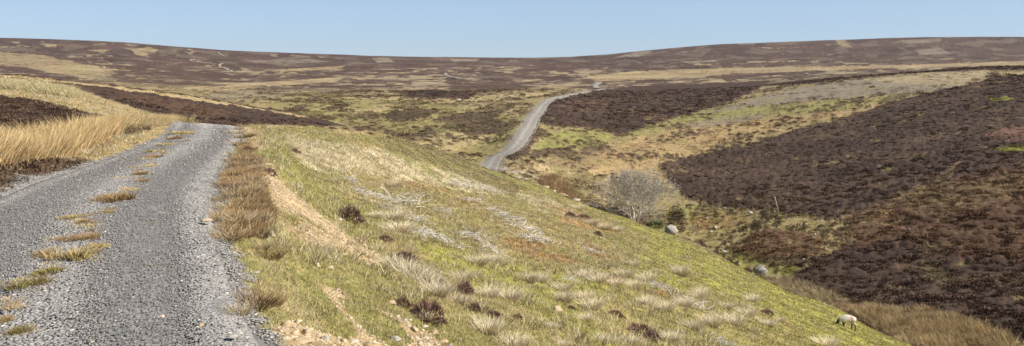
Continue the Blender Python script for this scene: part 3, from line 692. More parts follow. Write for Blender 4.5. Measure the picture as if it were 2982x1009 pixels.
# ---- heather
D3 = [sprig_dome(30, s, 1.0, .15, .6, .45, 1.45) for s in (11, 12, 13, 14)]; DF = [sprig_dome(64, s, 1.0, .085, .6, .55, 1.4, .75) for s in (15, 16, 17, 18)]
parts = []
def heather(x, y, size, dens, cmul=1.0, TPL=None):
    c, H, Pm, S, B = ground(x, y)
    m = R.uniform(size=len(x)) < H*dens; x, y, c = x[m], y[m], c[m]
    if not len(x): return
    big = fbm(x/2.2, y/2.2, 3, 53)
    s = size*(.55+.75*R.uniform(size=len(x))**1.5)*(1+.9*big)
    tint = c*1.35*cmul*R.uniform(.72, 1.35, (len(x), 1))*(1+.35*big[:, None])
    fl = R.uniform(size=len(x)) < .05; tint[fl] = tint[fl]*1.5+np.array([[.04, .035, .02]])
    z = zf(x, y)
    Yd = y
    for k in range(4):
        q = np.arange(len(x)) % 4 == k
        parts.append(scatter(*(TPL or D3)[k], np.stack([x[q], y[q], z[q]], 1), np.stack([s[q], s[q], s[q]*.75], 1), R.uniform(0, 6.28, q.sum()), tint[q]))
# right hillside: area-true sampling near, thinner far
def area_sample(n, px0, px1, Y0, Y1):
    px = R.uniform(px0, px1, n); Y = np.sqrt(R.uniform(Y0*Y0, Y1*Y1, n)); return (px-CX)/F*Y, Y, px
for (n, a, b, p0, p1, sz) in ((36000, 50, 110, 1380, 3080, .40), (36000, 110, 190, 700, 3080, .44), (16000, 190, 330, 700, 3080, .75)):
    x, y, px = area_sample(n, p0, p1, a, b); m = y > sil_at(px)*1.04; heather(x[m], y[m], sz, 1, 1.0, DF if b <= 110 else None)
x, y, px = area_sample(4000, 1380, 3080, 50, 115); m = y > sil_at(px)*1.04; heather(x[m], y[m], .6, .8, 1.0, DF)
x, y, px = area_sample(9000, -80, 1000, 44, 108); m = (y > sil_at(px)*1.03); heather(x[m], y[m], .3, 1)
x, y, px = area_sample(9000, -80, 500, 9, 62); m = (y < sil_at(px)*1.02)&(road_mask(x, y) < .1); heather(x[m], y[m], .2, 1, 1.15, DF)
o = mesh('heather', *join(parts), M_veg); tag(o, 'dark brown winter heather blanketing the hillsides', 'heather', kind='stuff')

# ---- rushes: beds on the left verge and in the ravine
def poly_mask(x, y, poly, layer):
    d = _densify(poly, 4); w = unproj(d[:, 0], d[:, 1], layer); P = np.stack([d[:, 0], F*np.log(w[:, 1])], 1)
    px, lv = to_uv(x, y); return poly_sd(P, px, F*lv) > 0
RT = [blade_tuft(20, s, .30, .010, .30, .22, .7, 1.25, 3) for s in (21, 22, 23)]
def rushes(n, px0, px1, Y0, Y1, poly, layer, ht, tintc, wmul=1.0, lean=(.15, 0)):
    x, y, px = area_sample(n, px0, px1, Y0, Y1); m = poly_mask(x, y, poly, layer)&(fbm(x/.9, y/.9, 2, 57) > -.25)&(road_mask(x, y, .3) < .05); x, y = x[m], y[m]
    hh = ht*(.65+.5*R.uniform(size=len(x))+.3*fbm(x/2, y/2, 2, 58)); out = []
    tint = np.array(tintc)*R.uniform(.55, 1.35, (len(x), 1))*(1+R.normal(0, .05, (len(x), 3)))
    for k in range(3):
        q = np.arange(len(x)) % 3 == k
        out.append(scatter(*RT[k], np.stack([x[q], y[q], zf(x[q], y[q])-.03], 1), np.stack([hh[q]*wmul, hh[q]*wmul, hh[q]], 1), R.uniform(0, 6.28, q.sum())*0+R.uniform(0, 6.28, q.sum()), tint[q], np.array(lean)+R.normal(0, .16, (q.sum(), 2))))
    return out
P_ = rushes(17000, -300, 360, 9.5, 30, [(-300,560),(0,498),(110,480),(210,455),(285,420),(330,400),(350,385),(420,372),(430,362),(340,368),(220,412),(0,436),(-300,450)], 'N', .76, (.76,.55,.27))
P_ += rushes(9000, 100, 620, 18, 48, [(330,372),(380,358),(480,345),(560,350),(590,362),(520,366),(430,372),(380,380),(340,385)], 'N', .42, (.66,.50,.26), 1.6)
P_ += rushes(7000, -100, 260, 35, 60, [(-100,240),(60,250),(180,262),(240,285),(200,290),(60,262),(-100,258)], 'N', .55, (.70,.58,.32), 1.8)
o = mesh('rushes', *join(P_), M_veg); tag(o, 'tall straw coloured rushes leaning beside the gravel road', 'rushes', kind='stuff')
P_ = rushes(16000, 2380, 3300, 46, 72, [(2480,905),(2560,900),(2700,905),(2830,935),(2950,990),(3000,1100),(2700,1080),(2600,985),(2520,945)], 'F', .72, (.62,.46,.24), 1.6)
P_ += rushes(5000, 2190, 2480, 55, 85, [(2200,806),(2300,815),(2380,835),(2440,870),(2440,905),(2320,880),(2240,840)], 'F', .65, (.58,.46,.26), 2.0)
P_ += rushes(2600, 1550, 1700, 85, 125, [(1560,520),(1620,515),(1660,545),(1690,590),(1650,590),(1590,550)], 'F', 1.0, (.52,.35,.18), 1.6)
o = mesh('rushes', *join(P_), M_veg); tag(o, 'russet rushes standing along the ravine bottom', 'rushes', kind='stuff')

# ---- loose gravel
parts = []
ST = [rock_shape(s, 3, 5, .55, .5) for s in (31, 32, 33, 34)]
x, y, px = sample_view(420000, -120, 830, 4.0, 42, .75)
xr = np.interp(y, RE[:,1], RE[:,0]); q = ((x-xr)*.94+RW/2)/(RW/2)
edge = np.maximum(np.exp(-(q/.26)**2), sstep(.6, .9, np.abs(q)))
ok = (np.abs(q)+.16*fbm(x/.4, y/.4, 3, 9)*2+.14*np.abs(R.normal(size=len(x))) < 1.26-.16*sstep(12, 22, y))
pr = .16+.84*edge*np.clip(.8+fbm(x/.8, y/.8, 3, 19), 0.2, 1)
m = ok&(R.uniform(size=len(x)) < pr); x, y, edge, q = x[m], y[m], edge[m], q[m]
s = (.004+.006*R.uniform(size=len(x))**2+.012*edge*R.uniform(size=len(x)))*1.0; s = np.maximum(s, y*.0011*R.uniform(.6, 1.2, len(x)))
b = R.uniform(.75, 1.35, (len(x), 1))*(.30+.05*edge[:, None]); tint = b*np.array([[1.07, 1.0, .90]])*(1+R.normal(0, .02, (len(x), 3)))
wh = R.uniform(size=len(x)) < .005; tint[wh] = (.68, .62, .5); s[wh] *= 1.5
rc = RW/2
z = zf(x, y)+np.where(np.abs(q) < 1, .035*(1-np.clip(np.abs(q), 0, 1)**6*1.5)+.02*(1-np.clip(q, -1, 1)**2), .0)
for k in range(4):
    i = np.arange(len(x)) % 4 == k
    parts.append(scatter(*ST[k], np.stack([x[i], y[i], z[i]+.009+s[i]*.15], 1), np.stack([s[i]*1.25, s[i]*.9, s[i]*.6], 1), R.uniform(0, 6.28, i.sum()), tint[i], R.normal(0, .2, (i.sum(), 2))))
# gravel spilt beside the far road and small stones on the bare banks
x, y, px = sample_view(90000, 560, 1420, 4.5, 60, .8)
c, H, Pm, S, B = ground(x, y); m = (R.uniform(size=len(x)) < S*.5)&(road_mask(x, y) < .1); x, y = x[m], y[m]
s = (.010+.022*R.uniform(size=len(x))**3)+y*.0006; tint = np.array([[.60, .47, .30]])*R.uniform(.6, 1.3, (len(x), 1))
for k in range(4):
    i = np.arange(len(x)) % 4 == k
    parts.append(scatter(*ST[k], np.stack([x[i], y[i], zf(x[i], y[i])], 1), s[i]*1.0, R.uniform(0, 6.28, i.sum()), tint[i], R.normal(0, .3, (i.sum(), 2))))
o = mesh('gravel', *join(parts), M_stone); tag(o, 'loose grey road stone and sandy pebbles', 'gravel', kind='stuff')
X_, Y_, tx, ty, t = offset_line(RP[14:22], 400)
k = R.integers(0, 400, 2600); sd = np.where(R.uniform(size=2600) < .2, -1, 1); off = sd*(1.55+.35*np.abs(R.normal(0, 1, 2600)))
x = X_[k]+ty[k]*off; y = Y_[k]-tx[k]*off; s = .05+.09*R.uniform(size=2600)**2; tint = np.array([[.40, .37, .31]])*R.uniform(.6, 1.3, (2600, 1))
o = mesh('gravel', *scatter(*ST[0], np.stack([x, y, zf(x, y)+.01], 1), s, R.uniform(0, 6.28, 2600), tint), M_stone); tag(o, 'coarse pale stones spilling down the right edge of the far road', 'gravel', kind='stuff')

# ------------------------------------------------------------------ single things
def ordinal(n): return ['nearest','second nearest','third nearest','fourth nearest','fifth nearest','sixth nearest','seventh nearest','eighth nearest','ninth nearest','tenth nearest','eleventh nearest','twelfth nearest'][n]
LM = {'the big dark heather bush': (1243,871), 'the grazing sheep': (2465,940), 'the bare bushy tree': (1850,640), 'the rounded grey boulder': (2215,795),
      'the angular pale boulder': (1955,672), 'the round upper heather bush': (1017,614), 'the long pale streak': (1190,800), 'the round yellowish stone': (1622,895)}
ORD = ['first','second','third','fourth','fifth','sixth','seventh','eighth','ninth','tenth','eleventh','twelfth','thirteenth','fourteenth','fifteenth','sixteenth','seventeenth','eighteenth','nineteenth','twentieth','twenty-first','twenty-second','twenty-third','twenty-fourth','twenty-fifth','twenty-sixth','twenty-seventh','twenty-eighth','twenty-ninth','thirtieth']
def auto_labels(items, fmt, lms):
    """items: list of (px,py,desc). a label that says which one: nearest landmark, side and rank"""
    tmp = []
    for n, (px, py, ds) in enumerate(items):
        k = min(lms, key=lambda q: math.hypot(px-LM[q][0], py-LM[q][1])); dx, dy = px-LM[k][0], py-LM[k][1]
        side = ('left of' if dx < 0 else 'right of') if abs(dx) > abs(dy) else ('above' if dy < 0 else 'below')
        tmp.append((k, side, math.hypot(dx, dy), n))
    out = [None]*len(items); cnt = {}
    for k, side, d, n in sorted(tmp, key=lambda q: q[2]):
        r = cnt.get((k, side), 0); cnt[(k, side)] = r+1
        out[n] = (fmt % items[n][2])+' %s %s, %s' % (side, k, ordinal(min(r, 11)))
    return out
def copy_of(src, loc, scale, rz, label, group, parent=None):
    o = src.copy(); coll.objects.link(o); o.location = loc; o.scale = scale; o.rotation_euler = (0, 0, rz)
    for k in ('label', 'group'): 
        if k in o: del o[k]
    if label: o['label'] = label
    if group: o['group'] = group
    return o
class Kind:
    """prototypes become the first placed thing; the rest are copies sharing mesh data"""
    def __init__(s, name, shapes, cat, mat): s.src = [None]*len(shapes); s.shapes = shapes; s.name = name; s.cat = cat; s.mat = mat
    def put(s, i, loc, scale, rz, label, group):
        i %= len(s.shapes)
        if s.src[i] is None:
            s.src[i] = o = mesh(s.name, *s.shapes[i], s.mat); o['category'] = s.cat
            o.location = loc; o.scale = scale; o.rotation_euler = (0, 0, rz); o['label'] = label
            if group: o['group'] = group
            return o
        return copy_of(s.src[i], loc, scale, rz, label, group)
def tinted(shape, c): v, f, cc = shape; return v, f, cc*np.array(c)[None]

# pale tussocks on the slope (px, py of the base, width px, height px)
tus = [(1391,770,60,34),(1436,765,62,34),(1270,856,80,45),(1346,812,56,40),(1416,872,70,40),(1480,886,78,46),(1417,952,85,52),(1497,1008,70,48),(1538,820,52,36),(1570,826,52,32),
 (1635,850,50,36),(1640,872,56,36),(1700,874,48,32),(1724,900,62,42),(1699,810,60,30),(1740,826,62,30),(1785,838,52,26),(1843,778,34,26),(1817,808,48,34),(1843,838,46,32),(1885,818,52,36),(1981,806,52,36),(2035,874,46,40),(1930,902,62,36),
 (1880,886,50,30),(2015,955,58,40),(2070,948,60,42),(2134,950,66,42),(2175,916,52,30),(2038,860,40,34),(2188,880,50,22),(2233,948,48,20),(2272,940,26,20),(2403,1009,62,34),(1750,996,60,30),(1763,668,40,24),(1795,675,34,20),(1724,655,34,26),(1680,612,40,22),(1157,672,92,34),
 (1140,640,70,34),(1230,915,60,32),(1090,640,36,22),(1150,545,42,28),(1700,930,54,26),(1830,1000,60,28),(1950,998,64,30),(1990,900,52,28),(1630,1000,46,26),(1330,880,60,32),(2110,900,48,24),(1600,960,40,20)]
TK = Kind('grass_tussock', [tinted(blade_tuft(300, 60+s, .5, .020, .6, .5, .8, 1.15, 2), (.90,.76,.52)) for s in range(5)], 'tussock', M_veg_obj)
labs = auto_labels([(a, b, 'small' if w < 45 else 'broad' if w > 65 else 'bushy') for a, b, w, h in tus], '%s pale dead grass tussock', list(LM))
for n, (px, py, w, h) in enumerate(tus):
    x, y, z = place(px, py); mm_ = y/F
    TK.put(n, (x, y, z-.02), (w*mm_*.8, w*mm_*.62, h*mm_*1.15), R.uniform(-.5, .5), labs[n], 'pale tussocks scattered over the near slope')
# the longest tussock: a streak of dead grass draped down the slope
P_ = []
for t in np.linspace(0, 1, 26):
    px, py = 1130+150*t, 762+88*t+R.normal(0, 3); x, y, z = place(px, py)
    P_.append(scatter(*tinted(blade_tuft(46, int(400+t*100), .6, .02, .5, .5), (.80,.69,.48)), np.array([[x, y, z-.02]]), np.array([[.27, .27, .26]])*(1.1-.4*abs(t-.35)), np.array([R.uniform(0, 6)]), np.ones((1, 3))*R.uniform(.85, 1.1), np.array([[.45, .1]])))
o = mesh('grass_tussock', *join(P_), M_veg); tag(o, 'long streak of bleached grass draped just above the big dark heather bush', 'tussock')

# heather bushes standing alone on the slope
def bush(seed, n):
    r = np.random.default_rng(seed); P6 = []
    for k in range(6):
        a = r.uniform(0, 6.28); d = 0 if k == 0 else r.uniform(.45, .9); sc = .72 if k == 0 else r.uniform(.22, .5)
        v, f, c = sprig_dome(int(n*(.45 if k == 0 else .13)), seed*7+k, 1.0, .035/sc*.7, .7, .5, 1.4, .75)
        v = v*sc*np.array([1, 1, .9 if k else 1.15]); v[:, :2] += np.array([math.cos(a)*d, math.sin(a)*d]); P6.append((v, f, c*r.uniform(.8, 1.2)))
    return join(P6)
HB = Kind('heather_bush', [tinted(bush(200+s, 900), (.27,.165,.13)) for s in range(4)], 'heather bush', M_veg_obj)
bushes = [(1243,915,112,84,'big dark heather bush low on the slope, below the long streak of grass'),(1170,880,52,40,'small dark heather sprig touching the left side of the big bush'),
 (1017,645,84,62,'round dark heather bush highest on the slope beside the bare soil'),(1177,752,72,44,'wiry brown heather bush at the head of the long grass streak'),
 (1352,858,66,52,'dark heather bush against a pale tussock right of the big bush'),(1381,902,44,34,'small heather bush directly below the one against a pale tussock'),(1436,920,52,30,'low wispy heather bush, lowest of the three right of the big bush'),
 (1120,700,50,22,'flat straggling heather sprig between two bushes on the slope'),(1506,935,40,18,'tiny flat heather mat right of the wispy bush'),(1791,925,52,22,'low brown heather mat above the long grey one near the bottom edge'),
 (1860,975,90,40,'greyish straggling heather bush near the bottom edge'),(1895,996,70,34,'greyish heather bush at the bottom edge, lowest of a line'),(1663,896,30,20,'tiny heather bush right of the round yellowish stone'),
 (1660,634,40,22,'grey wiry heather bush on the ridge left of the bare tree'),(1697,640,46,20,'dark heather bush on the ridge nearest the bare tree'),(1740,688,30,18,'small dark heather bush under pale tussocks left of the tree'),
 (2233,912,46,20,'small dark heather mat alone on the green slope left of the sheep'),(858,446,32,20,'dark green moss hump below the road crest'),(780,505,50,34,'dark red heather clump on the edge of the eroded bank')]
for n, (px, py, w, h, lb) in enumerate(bushes):
    x, y, z = place(px, py); q = y/F
    HB.put(n, (x, y, z-.02), (w*q*.66, w*q*.6, h*q*1.15), R.uniform(0, 6), lb, 'heather bushes standing alone on the near slope')
# flat heather mat below the angular boulder and dark bushes in the ravine
for px, py, w, h, lb in ((1990,705,70,20,'dark red heather mat just below the angular pale boulder'),(2040,720,60,18,'dark red heather mat trailing right along the ridge edge'),(2175,800,44,30,'brown heather bush left of the rounded grey boulder')):
    x, y, z = place(px, py, 'F'); q = y/F
    HB.put(n, (x, y, z-.03), (w*q*.5, w*q*.5, h*q*1.0), R.uniform(0, 6), lb, 'heather bushes along the ridge edge'); n += 1

# piles of bleached heather stems
def stick_pile(seed, n, L=.5):
    r = np.random.default_rng(seed); P2 = []
    for k in range(n):
        a0 = r.normal(0.0, 1.1); p = np.array([r.normal(0, .5), r.normal(0, .28), r.uniform(.03, .26)]); pts = [p]; a = a0; ln = L*r.uniform(.5, 1.3); z = r.uniform(-.05, .34)
        for j in range(5):
            a += r.normal(0, .6); p = p+np.array([math.cos(a), math.sin(a), 0])*ln/5+np.array([0, 0, z*ln/2-.02*j*ln]); p[2] = max(p[2], .01); pts.append(p)
        rad = r.uniform(.010, .020); c = r.uniform(.75, 1.2); V = []; Fc = []
        for j, q in enumerate(pts):
            rr_ = rad*(1-.14*j)
            for s in range(3): th = s*2.094+.5; V.append([q[0]-math.sin(a0)*rr_*math.cos(th), q[1]+math.cos(a0)*rr_*math.cos(th), q[2]+rr_*math.sin(th)])
        for j in range(5):
            for s in range(3): e = j*3+s; f2 = j*3+(s+1) % 3; Fc += [[e, f2, e+3], [f2, f2+3, e+3]]
        P2.append((np.array(V), np.array(Fc), np.full((len(V), 3), c)))
    return join(P2)
SK = Kind('brushwood_pile', [tinted(stick_pile(300+s, 58), (.86,.80,.74)) for s in range(4)], 'brushwood', M_stick)
sticks = [(1165,592,130,30,'large tangle of bleached stems high on the slope'),(1100,580,90,26,'bleached stems left of the large high tangle'),(1017,534,50,22,'small grey bundle of stems nearest the road, above the round heather bush'),(1050,562,60,12,'dark grey stems lying flat right of the round heather bush'),
 (1135,618,80,26,'bleached stems just below the large high tangle'),(1275,706,110,30,'dense silvery bundle of stems above the big heather bush'),(1225,688,70,20,'silvery stems at the upper left end of the dense bundle'),(1375,700,110,30,'bleached stems spread right of the dense silvery bundle'),
 (1288,625,60,16,'thin curved stems alone in the middle of the olive turf'),(1460,640,110,24,'bleached stems in a line toward the rust coloured moss'),(1525,675,110,26,'tangle of pale stems just above the rust coloured moss'),(1560,706,110,22,'pale stems along the upper edge of the rust moss'),
 (1330,548,100,22,'faint pale stems high up beside orange moss'),(1420,560,80,16,'faint pale stems right of the orange moss'),(1660,835,50,20,'few pale stems between tussocks in the middle of the slope'),(1915,842,80,20,'pale stems above the dense bundle at lower right'),
 (2000,895,120,32,'dense silvery bundle of stems at lower right, left of the sheep'),(2092,1004,60,18,'pale stems cut by the bottom edge of the picture'),(1210,650,80,22,'scattered pale stems mid slope left'),(1430,740,90,20,'scattered pale stems left of the rust moss'),(1370,590,70,20,'grey stems beside the small orange moss patch'),(1720,738,60,14,'single thin pale stems right of the rust moss')]
for n, (px, py, w, h, lb) in enumerate(sticks):
    x, y, z = place(px, py); q = y/F; e = 1e-1*y*.2
    o = SK.put(n, (x, y, z+.02), (w*q*.62, w*q*.8, max(.55, w*q*.6)), R.uniform(-.5, .3), lb, 'bleached brushwood piles on the near slope')
    sx_ = (zf(x+.3, y)-zf(x-.3, y))/.6; sy_ = (zf(x, y+.3)-zf(x, y-.3))/.6
    nrm = Vector((-float(sx_), -float(sy_), 1)).normalized()
    o.rotation_mode = 'QUATERNION'; o.rotation_quaternion = Vector((0, 0, 1)).rotation_difference(nrm) @ Matrix.Rotation(float(R.uniform(-.6, .2)), 3, 'Z').to_quaternion()

# tufts growing in the middle of the road
rt = [(344,600,90,34,'brown mossy tuft of grass, broadest on the upper road centre',0),(318,592,50,20,'small brown tuft at the upper left of the broad mossy one',0),(210,655,58,22,'tan tuft left of the road centre below the broad mossy one',1),(240,668,50,18,'olive tuft close below the tan one',0),(276,713,56,22,'short brown tuft on the right of a close pair',0),(216,720,60,24,'brown tuft on the left of a close pair',0),(222,775,120,46,'large straw yellow tuft in the road centre',1),(130,770,80,22,'flat olive tuft left of the large yellow tuft',0),
 (150,820,100,32,'dark green flat tuft below the large yellow tuft',2),(96,855,86,38,'dark green cushion tuft lower left of the road centre',2),(55,1000,80,34,'green cushion tuft in the bottom left corner',2),(20,966,50,26,'olive tuft by the left edge above the corner tuft',0),(268,692,40,14,'thin brown tuft above the close pair',0),(285,740,44,24,'small yellow tuft touching the large one',1),
 (435,496,40,12,'thin tuft in the far half of the road centre',1),(407,521,60,14,'brown tuft in the far half of the road centre',0),(453,468,50,12,'brown tuft halfway up the road centre',0),(433,450,30,10,'tiny tan tuft left of the halfway tuft',1),(476,455,26,10,'tiny tan tuft right of the halfway tuft',1),(484,428,36,10,'tan tuft below the top pair on the road centre',1),(519,410,42,12,'dark tuft under the topmost tuft',0),(527,395,54,14,'topmost tan tuft on the road centre',1),(410,540,40,12,'dark low tuft left in the far half of the road centre',0),(380,565,44,12,'flat tan tuft between the far and near tufts',1),(35,925,60,18,'flat tan tuft near the left edge',1)]
RK = [Kind('grass_tuft', [tinted(turf_mat(500+10*c+s), cc) for s in range(4)], 'grass tuft', M_veg_obj) for c, cc in enumerate([(.40,.27,.13), (.62,.47,.22), (.29,.235,.09)])]
for n, (px, py, w, h, lb, c) in enumerate(rt):
    x, y, z = place(px, py); q = y/F
    RK[c].put(n, (x, y, z+.05), (w*q*.8, w*q*1.2, h*q*1.45), R.uniform(-.5, .3), lb, 'grass tufts along the road centre')
line = np.array([(30,965),(100,862),(180,765),(232,700),(272,655),(335,597),(400,515),(440,472),(488,428),(527,392)], float)
small = []
for k in range(34):
    t = (k+R.uniform(.1, .9))/34; j = t*(len(line)-1); a = int(j); p = line[a]*(1-(j-a))+line[min(a+1, len(line)-1)]*(j-a); wd = 16+.075*(p[1]-380)
    small.append((p[0]+R.normal(0, .9)*wd*.9, p[1]+R.normal(0, 3), wd*R.uniform(.9, 1.7), 6+.022*(p[1]-380)))
small.sort(key=lambda q: q[1])
for n, (px, py, w, h) in enumerate(small):
    x, y, z = place(px, py); q = y/F
    RK[n % 2].put(n, (x, y, z+.05), (w*q*.8, w*q*1.3, h*q*1.4), R.uniform(-.5, .3), 'tiny worn turf patch between the wheel ruts, %s such patch from the crest' % (ORD+['thirty-first','thirty-second','thirty-third','thirty-fourth'])[n], 'worn turf patches along the road centre')
# russet tufts lining the right edge of the road
vt = [(706,366,26,12),(692,380,34,14),(712,372,40,16),(690,392,50,22),(725,402,44,22),(700,425,60,26),(728,440,50,26),(690,455,62,30),(720,470,60,30),(690,492,72,34),(738,500,50,30),(675,520,70,34),(722,532,70,34),(668,552,80,36),(730,568,76,40),(690,590,86,40),(745,605,60,40),(665,615,80,38),(712,628,80,42),(640,648,90,42),(700,668,96,44),(752,660,60,40),(668,700,110,44),(760,700,70,44),(735,682,60,40),(790,745,90,54),(745,900,150,80),(800,890,70,50),(700,915,80,50),(765,725,60,34),(670,470,40,20),(640,590,50,26)]
VK = Kind('russet_tuft', [tinted(blade_tuft(190, 600+s, .8, .016, .6, .5, .55, 1.25, 2), cc) for s, cc in enumerate([(.44,.30,.15), (.52,.38,.20), (.36,.24,.13), (.62,.50,.30)])], 'grass tuft', M_veg_obj)
vt.sort(key=lambda q: (q[1] > 850, q[1]))
for n, (px, py, w, h) in enumerate(vt):
    x, y, z = place(px, py); q = y/F
    rank = n+1
    if py > 850: lb = ['big shaggy russet tuft alone beside the near gravel edge', 'right side tuft of the shaggy group beside the near gravel', 'left side tuft of the shaggy group touching the near gravel'][[745,800,700].index(px)]; g_ = None
    else: lb = 'russet shaggy tuft in the row lining the right road edge, %s from the crest' % ORD[n]; g_ = 'russet tufts lining the right road edge'
    VK.put(n, (x, y, z-.01), (w*q*.62, w*q*.62, h*q*1.15), R.uniform(0, 6), lb, g_)
# tall rush tufts at the crest
KT = Kind('rush_tuft', [tinted(blade_tuft(110, 700+s, .35, .014, .3, .25, .7, 1.25, 3), (.60,.45,.22)) for s in range(2)], 'rush tuft', M_veg_obj)
for n, (px, py, w, h, lb) in enumerate(((545,362,50,34,'tall straw tuft of rushes left of the road crest'),(570,364,36,20,'shorter rush tuft right at the road crest'),(700,404,50,22,'pale straw tuft on the right road edge near the crest'),(745,366,36,16,'pale tuft on the lip right of the crest'))):
    x, y, z = place(px, py); q = y/F
    KT.put(n, (x, y, z-.02), (w*q*1.1, w*q*.9, h*q*1.1), R.uniform(0, 6), lb, None)
# heather tufts along the eroded lip
for n, (px, py, w, h) in enumerate([(780,364,34,14),(812,366,30,12),(845,366,44,14),(880,370,30,12),(930,372,40,14),(965,376,34,14),(1000,378,48,14),(1045,382,40,14),(1075,390,34,12),(1130,402,26,12),(720,440,34,30),(742,480,26,22),(772,560,26,30),(778,600,26,26)]):
    x, y, z = place(px, py); q = y/F
    HB.put(n, (x, y, z-.02), (w*q*.5, w*q*.5, h*q*.9), R.uniform(0, 6), 'small brown heather clump on the eroded bank lip, %s from the road crest' % ORD[n], 'heather clumps on the eroded lip')

# stones
RKS = Kind('stone', [tinted(rock_shape(800+s, 5, 8, .55, .5), cc) for s, cc in enumerate([(.60,.46,.28), (.62,.52,.36), (.52,.38,.22), (.56,.50,.40)])], 'stone', M_rock)
stones = [(835,960,44,30),(868,945,30,22),(895,985,48,34),(945,1000,40,26),(880,1008,70,24),(1000,1000,30,20),(1070,1005,70,30),(1030,990,40,14),(860,985,40,22),(830,1002,34,20),(925,978,26,16),
 (1150,975,50,18),(1205,955,34,22),(1235,945,30,16),(1265,960,36,18),(1180,930,22,12),(1195,925,18,10),(1240,975,26,14),(1290,990,40,14),(1220,985,24,14),(1140,872,32,14),(985,832,20,9),(1100,1000,34,16),(1310,1000,26,12),
 (925,775,24,22),(960,775,30,16),(1045,748,20,10),(1070,765,24,12),(1005,740,20,10),(870,545,26,14),(860,560,18,12),(990,640,18,12),(1040,690,18,10),(790,690,30,22),(760,700,24,16),(745,790,30,10),(680,735,24,12),(690,695,28,10),(870,655,22,14),(905,690,20,10),(945,705,22,12),(1065,722,16,8),(1345,720,12,8),(1330,650,10,7),(1250,600,10,7),(880,430,20,8),(1310,815,12,8),(1390,845,14,9),(1000,668,14,8),(820,470,16,8)]
LM['the lone shaggy russet tuft'] = (745,900); LM['the lowest bare soil'] = (1100,985); LM['the flank russet tuft'] = (790,745)
slabs = auto_labels([(a, b, 'large flat' if w > 38 else 'blocky' if w > 25 else 'small') for a, b, w, h in stones], '%s sandstone', ['the lone shaggy russet tuft', 'the lowest bare soil', 'the big dark heather bush', 'the round upper heather bush', 'the flank russet tuft'])
for n, (px, py, w, h) in enumerate(stones):
    x, y, z = place(px, py); q = y/F
    if n < 20: pass
    lm = {'the bottom edge': 0}
    RKS.put(n, (x, y, z+h*q*.12), (w*q*.5, w*q*.42, h*q*.8), R.uniform(0, 6), slabs[n], 'sandstones on the eroded bank')
o = RKS.put(0, tuple(np.array(place(1622,900))+np.array([0, 0, .03])), (.10, .09, .12), 1.0, 'round yellowish stone alone on the bright green slope', None)
for n, (px, py, w, h, lb) in enumerate([(168,965,30,14,'flat white stone on the road left of the yellow grass tuft'),(310,690,34,14,'cream wedge stone beside the dark green cushion tuft'),(155,805,20,12,''),(30,900,46,14,'')]): pass
road_st = [(268,906-10,44,22,'cream stone right of the dark green cushion tuft on the road'),(158,800+85,24,18,'rounded white stone below the dark green flat tuft'),(16,897,44,14,'long flat white stone at the left edge of the road'),(288,566,22,8,'flat pale stone on the left wheel rut'),(470,945,30,14,'flat grey slab lying on the right wheel rut'),(584,970,26,20,'grey stone near the bottom of the right wheel rut'),(676,1003,44,16,'white stone on the gravel edge at the bottom'),(600,655,40,14,'pale stone where gravel meets the russet tufts'),(370,822,26,14,'brownish stone on the right wheel rut'),(160,870,26,14,'yellow stone under the dark green cushion tuft')]
for n, (px, py, w, h, lb) in enumerate(road_st):
    x, y, z = place(px, py); q = y/F
    RKS.put(n+1, (x, y, z+.05), (w*q*.5, w*q*.4, h*q*.5), R.uniform(0, 6), lb, None)
# white rocks in and by the stream
for n, (px, py, w, h, lb) in enumerate([(1590,548,26,12,'whitish rock at the head of the stream under the russet rushes'),(1612,560,22,10,'small whitish rock second down the stream'),(1638,574,36,18,'broad white rock in the stream below the russet rushes'),(1678,588,32,16,'brightest white rock in the stream'),(1712,600,36,14,'grey white slab in the stream nearest the bare tree'),(1730,606,26,12,'grey rock touching the white slab by the dark bank')]):
    x, y, z = place(px, py+3, 'F'); q = y/F
    o = RKS.put(n, (x, y, z+h*q*.25+.15), (w*q*.5, w*q*.5, h*q*.6), R.uniform(0, 6), lb, None)
# boulders
def boulder(name, seed, px, py, w, h, lb, c, flat=.8, rz=0, sub=2, layer='F'):
    v, f, cc = rock_shape(seed, 7, 9, flat, .3)
    x, y, z = place(px, py, layer); q = y/F
    v = v/np.abs(v).max(0)*np.array([w*q*.5, w*q*.45, h*q*.55])
    nn = 1+.05*np.random.default_rng(seed).normal(0, 1, len(v)); v *= nn[:, None]
    o = mesh(name, v, f, cc*np.array(c), M_lich); o.location = (x, y, z+h*q*.38); o.rotation_euler = (0, 0, rz); tag(o, lb, 'boulder')
    return o
m, nt, b = mat_new('lichen_boulder'); at = nt.nodes.new('ShaderNodeAttribute'); at.attribute_name = 'Col'; geo = nt.nodes.new('ShaderNodeNewGeometry')
nz = nnode(nt, 'ShaderNodeTexNoise', Scale=5.0, Detail=6.0, Roughness=.7); link(nt, geo.outputs['Position'], nz.inputs['Vector'])
rp = nt.nodes.new('ShaderNodeValToRGB'); rp.color_ramp.elements[0].position = .42; rp.color_ramp.elements[0].color = (.5,.5,.5,1); rp.color_ramp.elements[1].position = .6; rp.color_ramp.elements[1].color = (1.3,1.3,1.25,1); link(nt, nz.outputs[0], rp.inputs[0])
mx = nnode(nt, 'ShaderNodeVectorMath', operation='MULTIPLY'); link(nt, at.outputs['Color'], mx.inputs[0]); link(nt, rp.outputs[0], mx.inputs[1]); link(nt, mx.outputs[0], b.inputs['Base Color']); b.inputs['Roughness'].default_value = .9
bp = nnode(nt, 'ShaderNodeBump', Strength=.8, Distance=.05); link(nt, nz.outputs[0], bp.inputs['Height']); link(nt, bp.outputs[0], b.inputs['Normal'])
M_lich = m
boulder('boulder', 901, 1955, 682, 50, 30, 'angular pale boulder on the ridge edge right of the bare tree', (.46,.42,.34), .75, .4)
boulder('boulder', 905, 2215, 806, 44, 34, 'rounded grey boulder in the ravine bottom among rushes', (.38,.345,.28), .9, 0)
